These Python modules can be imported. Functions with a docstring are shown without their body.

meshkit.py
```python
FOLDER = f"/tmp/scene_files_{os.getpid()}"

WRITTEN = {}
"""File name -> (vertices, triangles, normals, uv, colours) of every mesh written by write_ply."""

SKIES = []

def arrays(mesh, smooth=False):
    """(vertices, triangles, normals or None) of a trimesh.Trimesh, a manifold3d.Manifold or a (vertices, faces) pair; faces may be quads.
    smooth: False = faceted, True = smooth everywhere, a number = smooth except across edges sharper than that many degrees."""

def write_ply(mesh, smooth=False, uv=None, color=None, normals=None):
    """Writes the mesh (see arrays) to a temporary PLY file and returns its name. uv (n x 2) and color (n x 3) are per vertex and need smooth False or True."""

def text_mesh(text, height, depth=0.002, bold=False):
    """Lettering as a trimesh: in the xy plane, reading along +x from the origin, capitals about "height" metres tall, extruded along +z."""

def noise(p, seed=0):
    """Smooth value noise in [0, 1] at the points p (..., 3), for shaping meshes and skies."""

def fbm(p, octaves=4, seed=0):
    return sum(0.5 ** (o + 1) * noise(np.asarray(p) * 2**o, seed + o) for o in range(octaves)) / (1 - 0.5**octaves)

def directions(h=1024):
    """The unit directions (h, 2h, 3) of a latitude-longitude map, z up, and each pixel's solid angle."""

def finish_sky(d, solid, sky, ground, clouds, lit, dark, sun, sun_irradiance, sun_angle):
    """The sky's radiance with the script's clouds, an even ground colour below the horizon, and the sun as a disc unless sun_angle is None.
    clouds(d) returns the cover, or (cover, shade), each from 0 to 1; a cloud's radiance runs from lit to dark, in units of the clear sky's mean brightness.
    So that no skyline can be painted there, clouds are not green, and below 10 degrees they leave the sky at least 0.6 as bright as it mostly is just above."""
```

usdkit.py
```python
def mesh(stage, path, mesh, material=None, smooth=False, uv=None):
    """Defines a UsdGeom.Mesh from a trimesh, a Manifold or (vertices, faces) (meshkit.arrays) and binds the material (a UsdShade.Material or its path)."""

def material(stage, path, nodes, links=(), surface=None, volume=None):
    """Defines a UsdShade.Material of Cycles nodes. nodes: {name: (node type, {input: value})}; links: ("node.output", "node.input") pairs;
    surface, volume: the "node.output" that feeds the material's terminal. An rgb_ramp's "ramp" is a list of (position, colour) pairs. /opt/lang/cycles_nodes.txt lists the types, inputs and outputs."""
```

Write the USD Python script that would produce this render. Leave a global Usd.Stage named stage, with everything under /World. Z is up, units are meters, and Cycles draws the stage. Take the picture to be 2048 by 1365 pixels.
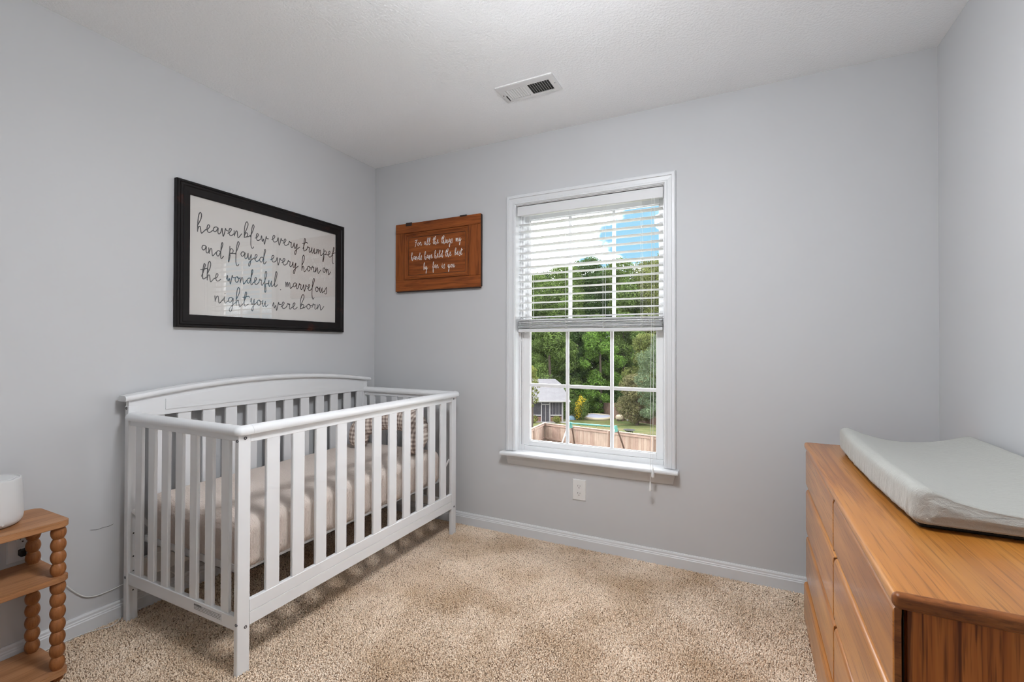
import math
import numpy as np
import trimesh
from shapely.geometry import Polygon, LineString, Point
from shapely.ops import unary_union
from pxr import Usd, UsdGeom, UsdLux, UsdShade, Gf, Sdf, Vt
import usdkit
import meshkit

stage = Usd.Stage.CreateInMemory()
UsdGeom.SetStageUpAxis(stage, UsdGeom.Tokens.z)
UsdGeom.SetStageMetersPerUnit(stage, 1.0)
UsdGeom.Xform.Define(stage, '/World')
UsdGeom.Scope.Define(stage, '/World/Looks')

# ------------------------------------------------------------------ camera
XL, YB, XR, H = -2.350, 2.540, 0.769, 2.440          # left wall, back wall, right wall, ceiling
YF = -0.60                                            # wall behind the camera
FPX, YAW, PITCH, ROLL, EYE = 917.88, 0.455554, 0.0083223, 0.0024052, 1.16553
_F = np.array([-math.sin(YAW) * math.cos(PITCH), math.cos(YAW) * math.cos(PITCH), math.sin(PITCH)])
_R0 = np.array([math.cos(YAW), math.sin(YAW), 0.0])
_U0 = np.cross(_R0, _F)
_R = _R0 * math.cos(ROLL) + _U0 * math.sin(ROLL)
_U = -_R0 * math.sin(ROLL) + _U0 * math.cos(ROLL)
cam = UsdGeom.Camera.Define(stage, '/World/camera')
cam.CreateHorizontalApertureAttr(36.0)
cam.CreateVerticalApertureAttr(36.0 * 1365 / 2048)
cam.CreateFocalLengthAttr(36.0 * FPX / 2048)
cam.CreateClippingRangeAttr(Gf.Vec2f(0.05, 2000.0))
cam.AddTransformOp().Set(Gf.Matrix4d(*_R, 0, *_U, 0, *(-_F), 0, 0, 0, EYE, 1))
EXPOSURE = 0.0
cam.CreateExposureAttr(EXPOSURE)

# ------------------------------------------------------------------ sky and sun
CLOUD, BLUE, SUN, FILL_LAMP = 8.2, (0.38, 0.74, 0.98), 5.5, 68.0  # the last value is the strength of the added ceiling fill lamp
sky_mat = usdkit.material(stage, '/World/Looks/sky', {
    "tc": ("texture_coordinate", {}),
    "mp": ("mapping", {"mapping_type": "point", "scale": (1.0, 1.0, 2.2), "location": (1.3, 0.4, 0.60)}),
    "n": ("noise_texture", {"scale": 2.1, "detail": 6.0, "roughness": 0.55}),
    "c": ("rgb_ramp", {"ramp": [(0.395, (0, 0, 0)), (0.50, (1, 1, 1))]}),
    "mx": ("mix_color", {"a": BLUE, "b": (CLOUD, CLOUD, CLOUD * 1.01)}),
    "b": ("background_shader", {"strength": 1.0})},
    [("tc.generated", "mp.vector"), ("mp.vector", "n.vector"), ("n.fac", "c.fac"), ("c.color", "mx.fac"), ("mx.result", "b.color")],
    surface="b.background")
dome = UsdLux.DomeLight.Define(stage, '/World/sky_dome')
dome.CreateIntensityAttr(1.0)
UsdShade.MaterialBindingAPI.Apply(dome.GetPrim()).Bind(sky_mat)
sun = UsdLux.DistantLight.Define(stage, '/World/sun')
sun.CreateIntensityAttr(SUN)
sun.CreateAngleAttr(1.0)
sun.CreateColorAttr(Gf.Vec3f(1.0, 0.95, 0.85))
_sd = np.array([-0.15, 0.62, -0.80])                  # the sunlight comes over the house roof on to the yard
_sd /= np.linalg.norm(_sd)
_sx = np.cross([0, 0, 1.0], -_sd); _sx /= np.linalg.norm(_sx)
_sy = np.cross(-_sd, _sx)
sun.AddTransformOp().Set(Gf.Matrix4d(*_sx, 0, *_sy, 0, *(-_sd), 0, 0, 0, 30, 1))

# ------------------------------------------------------------------ helpers
_used = {}


def numbered(parent, name):
    n = _used.get((parent, name), 0)
    _used[(parent, name)] = n + 1
    return f'{parent}/{name}' + (f'_{n:03d}' if n else '')


def setdata(prim, label=None, cat=None, group=None, kind=None):
    for k, v in (('label', label), ('category', cat), ('group', group), ('kind', kind)):
        if v:
            prim.SetCustomDataByKey(k, v)


class Thing:
    def __init__(self, name, label=None, cat=None, loc=(0, 0, 0), rotz=0.0, group=None, kind=None):
        self.path = numbered('/World', name)
        self.loc, self.rot = np.array(loc, float), rotz
        x = UsdGeom.Xform.Define(stage, self.path)
        x.AddTranslateOp().Set(Gf.Vec3d(*map(float, loc)))
        if rotz:
            x.AddRotateZOp().Set(math.degrees(rotz))
        self.prim = x.GetPrim()
        setdata(self.prim, label, cat, group, kind)

    def local(self, mesh):
        """World-space mesh -> this thing's own space."""
        v, f = (np.array(mesh.vertices), np.array(mesh.faces)) if not isinstance(mesh, tuple) else mesh
        v = v - self.loc
        if self.rot:
            c, s = math.cos(-self.rot), math.sin(-self.rot)
            v = v @ np.array([[c, -s, 0], [s, c, 0], [0, 0, 1]]).T
        return trimesh.Trimesh(v, f, process=False)

    def part(self, name, mesh, mat, smooth=False, parent=None, own=False, label=None, kind=None):
        """own=True: the mesh is already in the thing's own space. Returns the prim path."""
        p = numbered(parent or self.path, name)
        m = usdkit.mesh(stage, p, mesh if own else self.local(mesh), mat, smooth=smooth)
        setdata(m.GetPrim(), label, kind=kind)
        return p

    def holder(self, name, label=None, kind=None):
        p = numbered(self.path, name)
        x = UsdGeom.Xform.Define(stage, p)
        setdata(x.GetPrim(), label, kind=kind)
        return p


def struct(name, mesh, mat, smooth=False):
    m = usdkit.mesh(stage, numbered('/World', name), mesh, mat, smooth=smooth)
    setdata(m.GetPrim(), kind='structure')
    return m


def single(name, mesh, mat, label, cat, smooth=False, group=None, kind=None):
    m = usdkit.mesh(stage, numbered('/World', name), mesh, mat, smooth=smooth)
    setdata(m.GetPrim(), label, cat, group, kind)
    return m


def dup(src, loc, rotz, label, scale=(1, 1, 1), group=None):
    """A copy of a finished thing under the next number, with its own label."""
    name = src.path.split('/')[-1].rstrip('0123456789').rstrip('_')
    x = UsdGeom.Xform.Define(stage, numbered('/World', name))
    pr = x.GetPrim()
    pr.GetReferences().AddInternalReference(src.path)
    x.ClearXformOpOrder()
    x.AddTranslateOp().Set(Gf.Vec3d(*map(float, loc)))
    x.AddRotateZOp().Set(math.degrees(rotz))
    x.AddScaleOp().Set(Gf.Vec3f(*map(float, scale)))
    setdata(pr, label, src.prim.GetCustomDataByKey('category'), group)
    pr.SetInstanceable(True)
    return pr


def cat(*ms):
    ms = [m for g in ms for m in (g if isinstance(g, (list, tuple)) else [g])]
    return trimesh.util.concatenate(ms)


def box(x0, x1, y0, y1, z0, z1, c=0.0):
    """A box; c chamfers every edge."""
    if c <= 0:
        m = trimesh.creation.box((x1 - x0, y1 - y0, z1 - z0))
        m.apply_translation(((x0 + x1) / 2, (y0 + y1) / 2, (z0 + z1) / 2))
        return m
    p = []
    for sx, x in ((1, x0), (-1, x1)):
        for sy, y in ((1, y0), (-1, y1)):
            for sz, z in ((1, z0), (-1, z1)):
                p += [(x, y + sy * c, z + sz * c), (x + sx * c, y, z + sz * c), (x + sx * c, y + sy * c, z)]
    return trimesh.PointCloud(np.array(p)).convex_hull


def hull(pts):
    return trimesh.PointCloud(np.array(pts, float)).convex_hull


def roundbox(x0, x1, y0, y1, z0, z1, r, sub=2):
    s = trimesh.creation.icosphere(sub, r).vertices
    p = [s + np.array([x, y, z]) for x in (x0 + r, x1 - r) for y in (y0 + r, y1 - r) for z in (z0 + r, z1 - r)]
    return hull(np.vstack(p))


def prism(poly, axis, a, b):
    """Extrudes a 2-D outline along an axis from a to b. axis x: outline in (y,z); y: (x,z); z: (x,y)."""
    poly = poly if isinstance(poly, Polygon) else Polygon(poly)
    m = trimesh.creation.extrude_polygon(poly, b - a, engine='earcut')
    v = np.array(m.vertices)
    v[:, 2] += a
    f = np.array(m.faces)
    if axis == 'x':
        v = v[:, [2, 0, 1]]
    elif axis == 'y':
        v = v[:, [0, 2, 1]]
        f = f[:, ::-1]
    return trimesh.Trimesh(v, f, process=False)


def tube(pts, r, n=8, closed=False):
    """A round rod along a path; r a number or one radius per point."""
    p = np.array(pts, float)
    k = len(p)
    r = np.full(k, r) if np.ndim(r) == 0 else np.array(r, float)
    t = np.gradient(p, axis=0) if not closed else np.roll(p, -1, 0) - np.roll(p, 1, 0)
    t /= np.maximum(np.linalg.norm(t, axis=1, keepdims=True), 1e-12)
    u = np.cross(t[0], [0, 0, 1.0] if abs(t[0][2]) < 0.9 else [1.0, 0, 0])
    u /= np.linalg.norm(u)
    a = np.arange(n) / n * 2 * math.pi
    v = []
    for i in range(k):
        u = u - t[i] * (u @ t[i]); u /= np.linalg.norm(u)
        w = np.cross(t[i], u)
        v.append(p[i] + r[i] * (np.cos(a)[:, None] * u + np.sin(a)[:, None] * w))
    v = np.vstack(v)
    f = []
    for i in range(k if closed else k - 1):
        j = (i + 1) % k
        for q in range(n):
            q2 = (q + 1) % n
            f += [(i * n + q, i * n + q2, j * n + q2), (i * n + q, j * n + q2, j * n + q)]
    if not closed:
        v = np.vstack([v, p[0], p[-1]])
        for q in range(n):
            f += [(k * n, (q + 1) % n, q), (k * n + 1, (k - 1) * n + q, (k - 1) * n + (q + 1) % n)]
    return trimesh.Trimesh(v, np.array(f), process=False)


def spline(pts, m=8, closed=False):
    """Catmull-Rom through the points."""
    p = np.array(pts, float)
    if len(p) < 3:
        return p
    q = np.vstack([2 * p[0] - p[1], p, 2 * p[-1] - p[-2]])
    out = []
    for i in range(len(p) - 1):
        a, b, c, d = q[i:i + 4]
        for t in np.arange(m) / m:
            out.append(0.5 * (2 * b + (c - a) * t + (2 * a - 5 * b + 4 * c - d) * t * t + (3 * b - a - 3 * c + d) * t ** 3))
    return np.array(out + [p[-1]])


def lathe(profile, x, y, n=28):
    m = trimesh.creation.revolve(np.array(profile, float), sections=n)
    m.apply_translation((x, y, 0))
    if m.volume < 0:
        m.invert()
    return m


def cyl(p0, p1, r, n=16):
    return trimesh.creation.cylinder(radius=r, segment=[p0, p1], sections=n)


def loft(rings, cap=True):
    """Rings of equal length joined into one closed skin."""
    k, n = len(rings), len(rings[0])
    v = np.vstack(rings)
    f = []
    for i in range(k - 1):
        for q in range(n):
            q2 = (q + 1) % n
            f += [(i * n + q, i * n + q2, (i + 1) * n + q2), (i * n + q, (i + 1) * n + q2, (i + 1) * n + q)]
    if cap:
        v = np.vstack([v, rings[0].mean(0), rings[-1].mean(0)])
        for q in range(n):
            f += [(k * n, (q + 1) % n, q), (k * n + 1, (k - 1) * n + q, (k - 1) * n + (q + 1) % n)]
    m = trimesh.Trimesh(v, np.array(f), process=False)
    c = v.mean(0)
    if ((m.triangles_center - c) * m.face_normals).sum() < 0:
        m.invert()
    return m


# ------------------------------------------------------------------ materials
def mat(name, color, rough=0.5, spec=0.5, bump=None, extra=None, vary=None):
    """bump: (scale, detail, strength, distance); vary: (scale, amount) tone variation by noise."""
    nodes = {"p": ("principled_bsdf", {"base_color": color, "roughness": rough, "specular_ior_level": spec, **(extra or {})})}
    links = []
    if bump or vary:
        nodes["g"] = ("geometry", {})
    if bump:
        nodes["bn"] = ("noise_texture", {"scale": bump[0], "detail": bump[1], "roughness": 0.6})
        nodes["bp"] = ("bump", {"strength": bump[2], "distance": bump[3]})
        links += [("g.position", "bn.vector"), ("bn.fac", "bp.height"), ("bp.normal", "p.normal")]
    if vary:
        c = np.array(color)
        nodes["vn"] = ("noise_texture", {"scale": vary[0], "detail": 4.0})
        nodes["vr"] = ("rgb_ramp", {"ramp": [(0.25, tuple(c * (1 - vary[1]))), (0.75, tuple(np.minimum(c * (1 + vary[1]), 1)))]})
        links += [("g.position", "vn.vector"), ("vn.fac", "vr.fac"), ("vr.color", "p.base_color")]
    return usdkit.material(stage, f'/World/Looks/{name}', nodes, links, surface="p.BSDF")


def wood(name, axis, ramp, rough=0.35, along=1.6, across=24.0, coat=0.0, pores=0.35, board=None, distort=0.6, spec=0.3, fine=11.0):
    """Grained timber; axis is the grain's direction, board = (axis of the joints, width) gives glued boards their own tone."""
    sc = [across] * 3
    sc['xyz'.index(axis)] = along
    pc = [across * fine] * 3
    pc['xyz'.index(axis)] = along * 3
    dark = tuple(np.array(ramp[0][1]) * 0.55)
    nodes = {"g": ("geometry", {}),
             "m1": ("mapping", {"mapping_type": "point", "scale": tuple(sc)}),
             "n1": ("noise_texture", {"scale": 1.0, "detail": 5.0, "roughness": 0.55, "distortion": distort}),
             "r1": ("rgb_ramp", {"ramp": ramp}),
             "m2": ("mapping", {"mapping_type": "point", "scale": tuple(pc)}),
             "n2": ("noise_texture", {"scale": 1.0, "detail": 3.0, "roughness": 0.6, "distortion": 0.3}),
             "r2": ("rgb_ramp", {"ramp": [(0.34, (pores,) * 3), (0.47, (0, 0, 0))]}),
             "mx": ("mix_color", {"b": dark}),
             "bp": ("bump", {"strength": 0.12, "distance": 0.0008, "invert": True}),
             "p": ("principled_bsdf", {"roughness": rough, "specular_ior_level": spec, "coat_weight": coat, "coat_roughness": 0.07})}
    links = [("g.position", "m1.vector"), ("m1.vector", "n1.vector"), ("n1.fac", "r1.fac"), ("g.position", "m2.vector"),
             ("m2.vector", "n2.vector"), ("n2.fac", "r2.fac"), ("r2.color", "mx.fac"), ("r1.color", "mx.a"),
             ("r2.color", "bp.height"), ("bp.normal", "p.normal")]
    if board:
        nodes |= {"sx": ("separate_xyz", {}), "bd": ("math", {"math_type": "divide", "value2": board[1]}), "bf": ("math", {"math_type": "floor"}),
                  "bw": ("white_noise_texture", {"dimensions": "1D"}), "br": ("map_range", {"to_min": 0.88, "to_max": 1.10}),
                  "bc": ("combine_xyz", {}), "bm": ("mix_color", {"blend_type": "multiply", "fac": 1.0})}
        links += [("g.position", "sx.vector"), (f"sx.{board[0]}", "bd.value1"), ("bd.value", "bf.value1"), ("bf.value", "bw.w"), ("bw.value", "br.value"),
                  ("br.result", "bc.x"), ("br.result", "bc.y"), ("br.result", "bc.z"), ("mx.result", "bm.a"), ("bc.vector", "bm.b"), ("bm.result", "p.base_color")]
    else:
        links += [("mx.result", "p.base_color")]
    return usdkit.material(stage, f'/World/Looks/{name}', nodes, links, surface="p.BSDF")


def pane_mat(name, f0, tint=(1, 1, 1)):
    """A clear sheet: mostly transparent, mirror-like towards grazing angles, alike from both sides."""
    return usdkit.material(stage, f'/World/Looks/{name}', {
        "lw": ("layer_weight", {"blend": 0.5}), "pw": ("math", {"math_type": "power", "value2": 5.0}), "f": ("math", {"math_type": "multiply_add", "value2": 1 - f0, "value3": f0}),
        "t": ("transparent_bsdf", {"color": tint}), "gl": ("glossy_bsdf", {"color": (1, 1, 1), "roughness": 0.0}), "m": ("mix_closure", {})},
        [("lw.facing", "pw.value1"), ("pw.value", "f.value1"), ("f.value", "m.fac"), ("t.BSDF", "m.closure1"), ("gl.BSDF", "m.closure2")], surface="m.closure")


M_wall = mat('wall_paint', (0.560, 0.565, 0.573), 0.75, 0.25, bump=(110, 3, 0.06, 0.002))
M_ceiling = mat('ceiling_texture', (0.92, 0.935, 0.95), 0.9, 0.1, bump=(95, 4, 0.55, 0.006))
M_trim = mat('trim_paint', (0.668, 0.68, 0.692), 0.4)
M_vinyl = mat('white_vinyl', (0.78, 0.785, 0.79), 0.35)
M_crib = mat('crib_paint', (0.725, 0.732, 0.74), 0.36)
M_metal_white = mat('white_metal', (0.74, 0.74, 0.74), 0.4)
M_bolt = mat('bolt_metal', (0.16, 0.16, 0.17), 0.3, extra={"metallic": 0.8})
M_black = mat('black_recess', (0.012, 0.012, 0.012), 0.6)
M_plate = mat('outlet_plastic', (0.74, 0.74, 0.73), 0.3)
M_slot = mat('outlet_slots', (0.03, 0.03, 0.03), 0.6)
M_slat = mat('blind_slat', (0.67, 0.675, 0.68), 0.5)
M_cord = mat('white_cord', (0.75, 0.75, 0.74), 0.6)
M_oak_y = wood('oak_along_length', 'y', [(0.25, (0.235, 0.070, 0.011)), (0.45, (0.39, 0.145, 0.024)), (0.62, (0.465, 0.190, 0.036)), (0.80, (0.54, 0.24, 0.055))],
               rough=0.33, along=1.3, across=20, coat=0.40, pores=0.5, board=('x', 0.083))
M_oak_front = wood('oak_drawer_front', 'y', [(0.25, (0.235, 0.070, 0.011)), (0.45, (0.39, 0.145, 0.024)), (0.62, (0.465, 0.190, 0.036)), (0.80, (0.54, 0.24, 0.055))],
                   rough=0.30, along=1.2, across=17, coat=0.40, pores=0.5, board=('z', 0.062))
M_oak_z = wood('oak_side_panel', 'z', [(0.32, (0.15, 0.036, 0.008)), (0.44, (0.36, 0.105, 0.020)), (0.60, (0.47, 0.155, 0.032)), (0.8, (0.52, 0.19, 0.042))],
               rough=0.36, along=1.1, across=34, pores=0.9, fine=3.2)
M_oak_end_shaded = wood('oak_end_grain_shaded', 'x', [(0.3, (0.12, 0.036, 0.010)), (0.5, (0.20, 0.064, 0.016)), (0.7, (0.26, 0.09, 0.024))], rough=0.4, along=14, across=60, pores=0.5, fine=4)  # end grain, darkened further by shade put into its colour
M_gap_shade = mat('gap_shade_wood', (0.035, 0.014, 0.007), 0.6)  # near-black tone paints the shade in the gaps around the drawers
M_walnut = wood('table_top_wood', 'y', [(0.25, (0.27, 0.115, 0.046)), (0.5, (0.43, 0.205, 0.090)), (0.75, (0.52, 0.27, 0.13))], rough=0.42, along=2.2, across=26)
M_walnut_leg = wood('table_leg_wood', 'z', [(0.25, (0.17, 0.058, 0.018)), (0.5, (0.31, 0.118, 0.038)), (0.75, (0.40, 0.165, 0.058))], rough=0.36, along=5, across=40)
M_sign = wood('sign_wood', 'x', [(0.28, (0.11, 0.024, 0.004)), (0.5, (0.255, 0.066, 0.012)), (0.75, (0.35, 0.10, 0.020))], rough=0.6, along=3.5, across=42, pores=0.3, distort=1.2)
M_sign_stile = wood('sign_stile_wood', 'z', [(0.28, (0.11, 0.024, 0.004)), (0.5, (0.26, 0.068, 0.012)), (0.75, (0.34, 0.098, 0.020))], rough=0.6, along=4, across=40, pores=0.3)
M_sign_edge = mat('sign_dark_edge', (0.025, 0.012, 0.007), 0.6)
M_letter_white = mat('white_lettering', (0.74, 0.72, 0.69), 0.6)
M_letter_black = mat('black_lettering', (0.012, 0.012, 0.012), 0.6)
M_paper = mat('print_paper', (0.62, 0.595, 0.565), 0.8, 0.2)
M_frame_glass = pane_mat('picture_glass', 0.05)
M_glass = pane_mat('window_glass', 0.02)
M_rubber = mat('black_rubber', (0.010, 0.010, 0.010), 0.7)
M_plastic = mat('white_plastic', (0.68, 0.68, 0.675), 0.42)
M_grey_mark = mat('grey_print', (0.22, 0.22, 0.22), 0.7)
M_frame = usdkit.material(stage, '/World/Looks/frame_black_paint', {
    "g": ("geometry", {}), "n": ("noise_texture", {"scale": 9.0, "detail": 6.0, "roughness": 0.7}),
    "r": ("rgb_ramp", {"ramp": [(0.0, (0.006, 0.005, 0.005)), (0.60, (0.008, 0.006, 0.006)), (0.68, (0.030, 0.010, 0.007)), (0.78, (0.075, 0.026, 0.014))]}),
    "p": ("principled_bsdf", {"roughness": 0.48, "specular_ior_level": 0.22})},
    [("g.position", "n.vector"), ("n.fac", "r.fac"), ("r.color", "p.base_color")], surface="p.BSDF")


def cloth(name, color, wave_axis, scale, strength, dist, weave=700.0):
    """Crinkled muslin: soft ridges across one axis, broken up by noise."""
    sc = [scale * 0.25] * 3
    sc['xyz'.index(wave_axis)] = scale
    return usdkit.material(stage, f'/World/Looks/{name}', {
        "g": ("geometry", {}), "m": ("mapping", {"mapping_type": "point", "scale": tuple(sc)}),
        "n": ("noise_texture", {"scale": 1.0, "detail": 3.0, "roughness": 0.55, "distortion": 0.5}),
        "w": ("noise_texture", {"scale": weave, "detail": 1.0}),
        "a": ("math", {"math_type": "multiply_add", "value2": 0.18}),
        "b": ("bump", {"strength": strength, "distance": dist}),
        "p": ("principled_bsdf", {"base_color": color, "roughness": 0.9, "specular_ior_level": 0.15, "sheen_weight": 0.15, "sheen_roughness": 0.5})},
        [("g.position", "m.vector"), ("m.vector", "n.vector"), ("g.position", "w.vector"), ("w.fac", "a.value1"), ("n.fac", "a.value3"),
         ("a.value", "b.height"), ("b.normal", "p.normal")], surface="p.BSDF")


M_sheet = cloth('crib_sheet_muslin', (0.74, 0.635, 0.565), 'y', 230, 0.9, 0.008)
M_padcover = cloth('grey_muslin', (0.40, 0.40, 0.372), 'y', 170, 0.6, 0.005)
_gh = {"g": ("geometry", {}), "s": ("separate_xyz", {})}
_gl = [("g.position", "s.vector")]
for _a in 'xz':
    _gh |= {f"m{_a}": ("math", {"math_type": "multiply", "value2": 42.0}), f"f{_a}": ("math", {"math_type": "fraction"}), f"q{_a}": ("math", {"math_type": "greater_than", "value2": 0.5})}
    _gl += [(f"s.{_a}", f"m{_a}.value1"), (f"m{_a}.value", f"f{_a}.value1"), (f"f{_a}.value", f"q{_a}.value1")]
_gh |= {"ad": ("math", {"math_type": "add"}), "hf": ("math", {"math_type": "multiply", "value2": 0.5}),
        "r": ("rgb_ramp", {"ramp": [(0.0, (0.72, 0.64, 0.57)), (0.5, (0.47, 0.385, 0.335)), (1.0, (0.27, 0.21, 0.185))]}),
        "p": ("principled_bsdf", {"roughness": 0.9, "specular_ior_level": 0.15})}
_gl += [("qx.value", "ad.value1"), ("qz.value", "ad.value2"), ("ad.value", "hf.value1"), ("hf.value", "r.fac"), ("r.color", "p.base_color")]
# x is negative in this room, so shift the fraction into range
_gh["mx"][1]["math_type"] = "multiply_add"; _gh["mx"][1]["value3"] = 400.0
M_gingham = usdkit.material(stage, '/World/Looks/gingham', _gh, _gl, surface="p.BSDF")

# ------------------------------------------------------------------ room shell
T = 0.12
WX0, WX1, WZ0, WZ1 = -1.217, -0.347, 0.500, 2.017      # window opening
struct('ceiling', box(XL - T, XR + T, YF - T, YB + T, H, H + 0.12), M_ceiling)
wl = Thing('wall_left', kind='structure')
wl.part('wall_panel', box(XL - T, XL, YF - T, YB + T, -0.12, H), M_wall)
scuff = spline([(0.922, 0.412), (0.945, 0.406), (0.965, 0.407), (0.985, 0.406), (1.000, 0.410)], 4)
wl.part('scuff_mark', tube([(XL + 0.0002, y, z) for y, z in scuff], [0.0006] + [0.0012] * (len(scuff) - 2) + [0.0005], 6), M_grey_mark, label='thin dark scuff on the paint')
wb = Thing('wall_back', kind='structure')
wb.part('wall_panel', cat(box(XL, WX0 - .008, YB, YB + T, -0.12, H), box(WX1 + .008, XR, YB, YB + T, -0.12, H),
                          box(WX0 - .008, WX1 + .008, YB, YB + T, -0.12, WZ0), box(WX0 - .008, WX1 + .008, YB, YB + T, WZ1 + .008, H)), M_wall)
struct('wall_right', box(XR, XR + T, YF - T, YB + T, -0.12, H), M_wall)
struct('wall_front', box(XL, XR, YF - T, YF, -0.12, H), M_wall)
BASE = [(0, 0), (.014, 0), (.014, .056), (.0115, .060), (.0115, .064), (.009, .068), (.0085, .076), (.005, .083), (0, .083)]
struct('baseboard_left', prism([(XL + d, z) for d, z in BASE], 'y', YF, YB), M_trim)
struct('baseboard_back', prism([(YB - d, z) for d, z in BASE][::-1], 'x', XL + .014, XR - .014), M_trim)
struct('baseboard_right', prism([(XR - d, z) for d, z in BASE][::-1], 'y', YF, YB), M_trim)

# carpet: a backing slab and real pile, one tuft patch laid edge to edge
M_carpet = usdkit.material(stage, '/World/Looks/carpet_yarn', {
    "g": ("geometry", {}), "v": ("voronoi_texture", {"scale": 230.0}), "vs": ("separate_color", {}), "r": ("rgb_ramp", {"ramp": [(0.0, (0.20, 0.125, 0.08)), (0.08, (0.44, 0.32, 0.22)), (0.14, (0.79, 0.625, 0.475)), (0.6, (0.88, 0.715, 0.56)), (1.0, (0.93, 0.80, 0.66))]}),
    "n": ("noise_texture", {"scale": 3.2, "detail": 3.0, "roughness": 0.5}), "nr": ("rgb_ramp", {"ramp": [(0.34, (0.80, 0.73, 0.64)), (0.60, (1.06, 1.07, 1.08))]}),
    "mx": ("mix_color", {"blend_type": "multiply", "fac": 1.0}), "p": ("principled_bsdf", {"roughness": 0.95, "specular_ior_level": 0.1, "sheen_weight": 0.1})},
    [("g.position", "v.vector"), ("v.color", "vs.color"), ("vs.r", "r.fac"), ("g.position", "n.vector"), ("n.fac", "nr.fac"), ("r.color", "mx.a"), ("nr.color", "mx.b"), ("mx.result", "p.base_color")], surface="p.BSDF")
M_backing = mat('carpet_backing', (0.50, 0.38, 0.28), 0.95)
fl = Thing('floor', kind='structure')
fl.part('subfloor', box(XL, XR, YF, YB, -0.12, 0.0), M_backing)


def tuft_patch(size, step, seed):
    rng = np.random.default_rng(seed)
    n = int(round(size / step))
    gx, gy = np.meshgrid((np.arange(n) + .5) * size / n, (np.arange(n) + .5) * size / n)
    c = np.stack([gx.ravel(), gy.ravel()], 1) + rng.uniform(-.42, .42, (n * n, 2)) * step
    k = len(c)
    lean = rng.normal(0, .0020, (k, 2)) + [0.0012, 0.0]
    h = rng.uniform(.0085, .0125, k)
    r = rng.uniform(.0025, .0034, k)
    a0 = rng.uniform(0, 2 * np.pi, k)
    V = np.zeros((k, 9, 3))
    for i in range(4):
        a = a0 + i * np.pi / 2
        V[:, i, 0], V[:, i, 1], V[:, i, 2] = c[:, 0] + r * .8 * np.cos(a), c[:, 1] + r * .8 * np.sin(a), 0
        V[:, 4 + i, 0] = c[:, 0] + lean[:, 0] * .75 + r * 1.1 * np.cos(a + .4)
        V[:, 4 + i, 1] = c[:, 1] + lean[:, 1] * .75 + r * 1.1 * np.sin(a + .4)
        V[:, 4 + i, 2] = h * .72
    V[:, 8, 0], V[:, 8, 1], V[:, 8, 2] = c[:, 0] + lean[:, 0], c[:, 1] + lean[:, 1], h
    F1 = []
    for i in range(4):
        j = (i + 1) % 4
        F1 += [(i, j, 4 + j), (i, 4 + j, 4 + i), (4 + i, 4 + j, 8)]
    F = (np.arange(k)[:, None, None] * 9 + np.array(F1)[None]).reshape(-1, 3)
    return trimesh.Trimesh(V.reshape(-1, 3), F, process=False)


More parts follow.
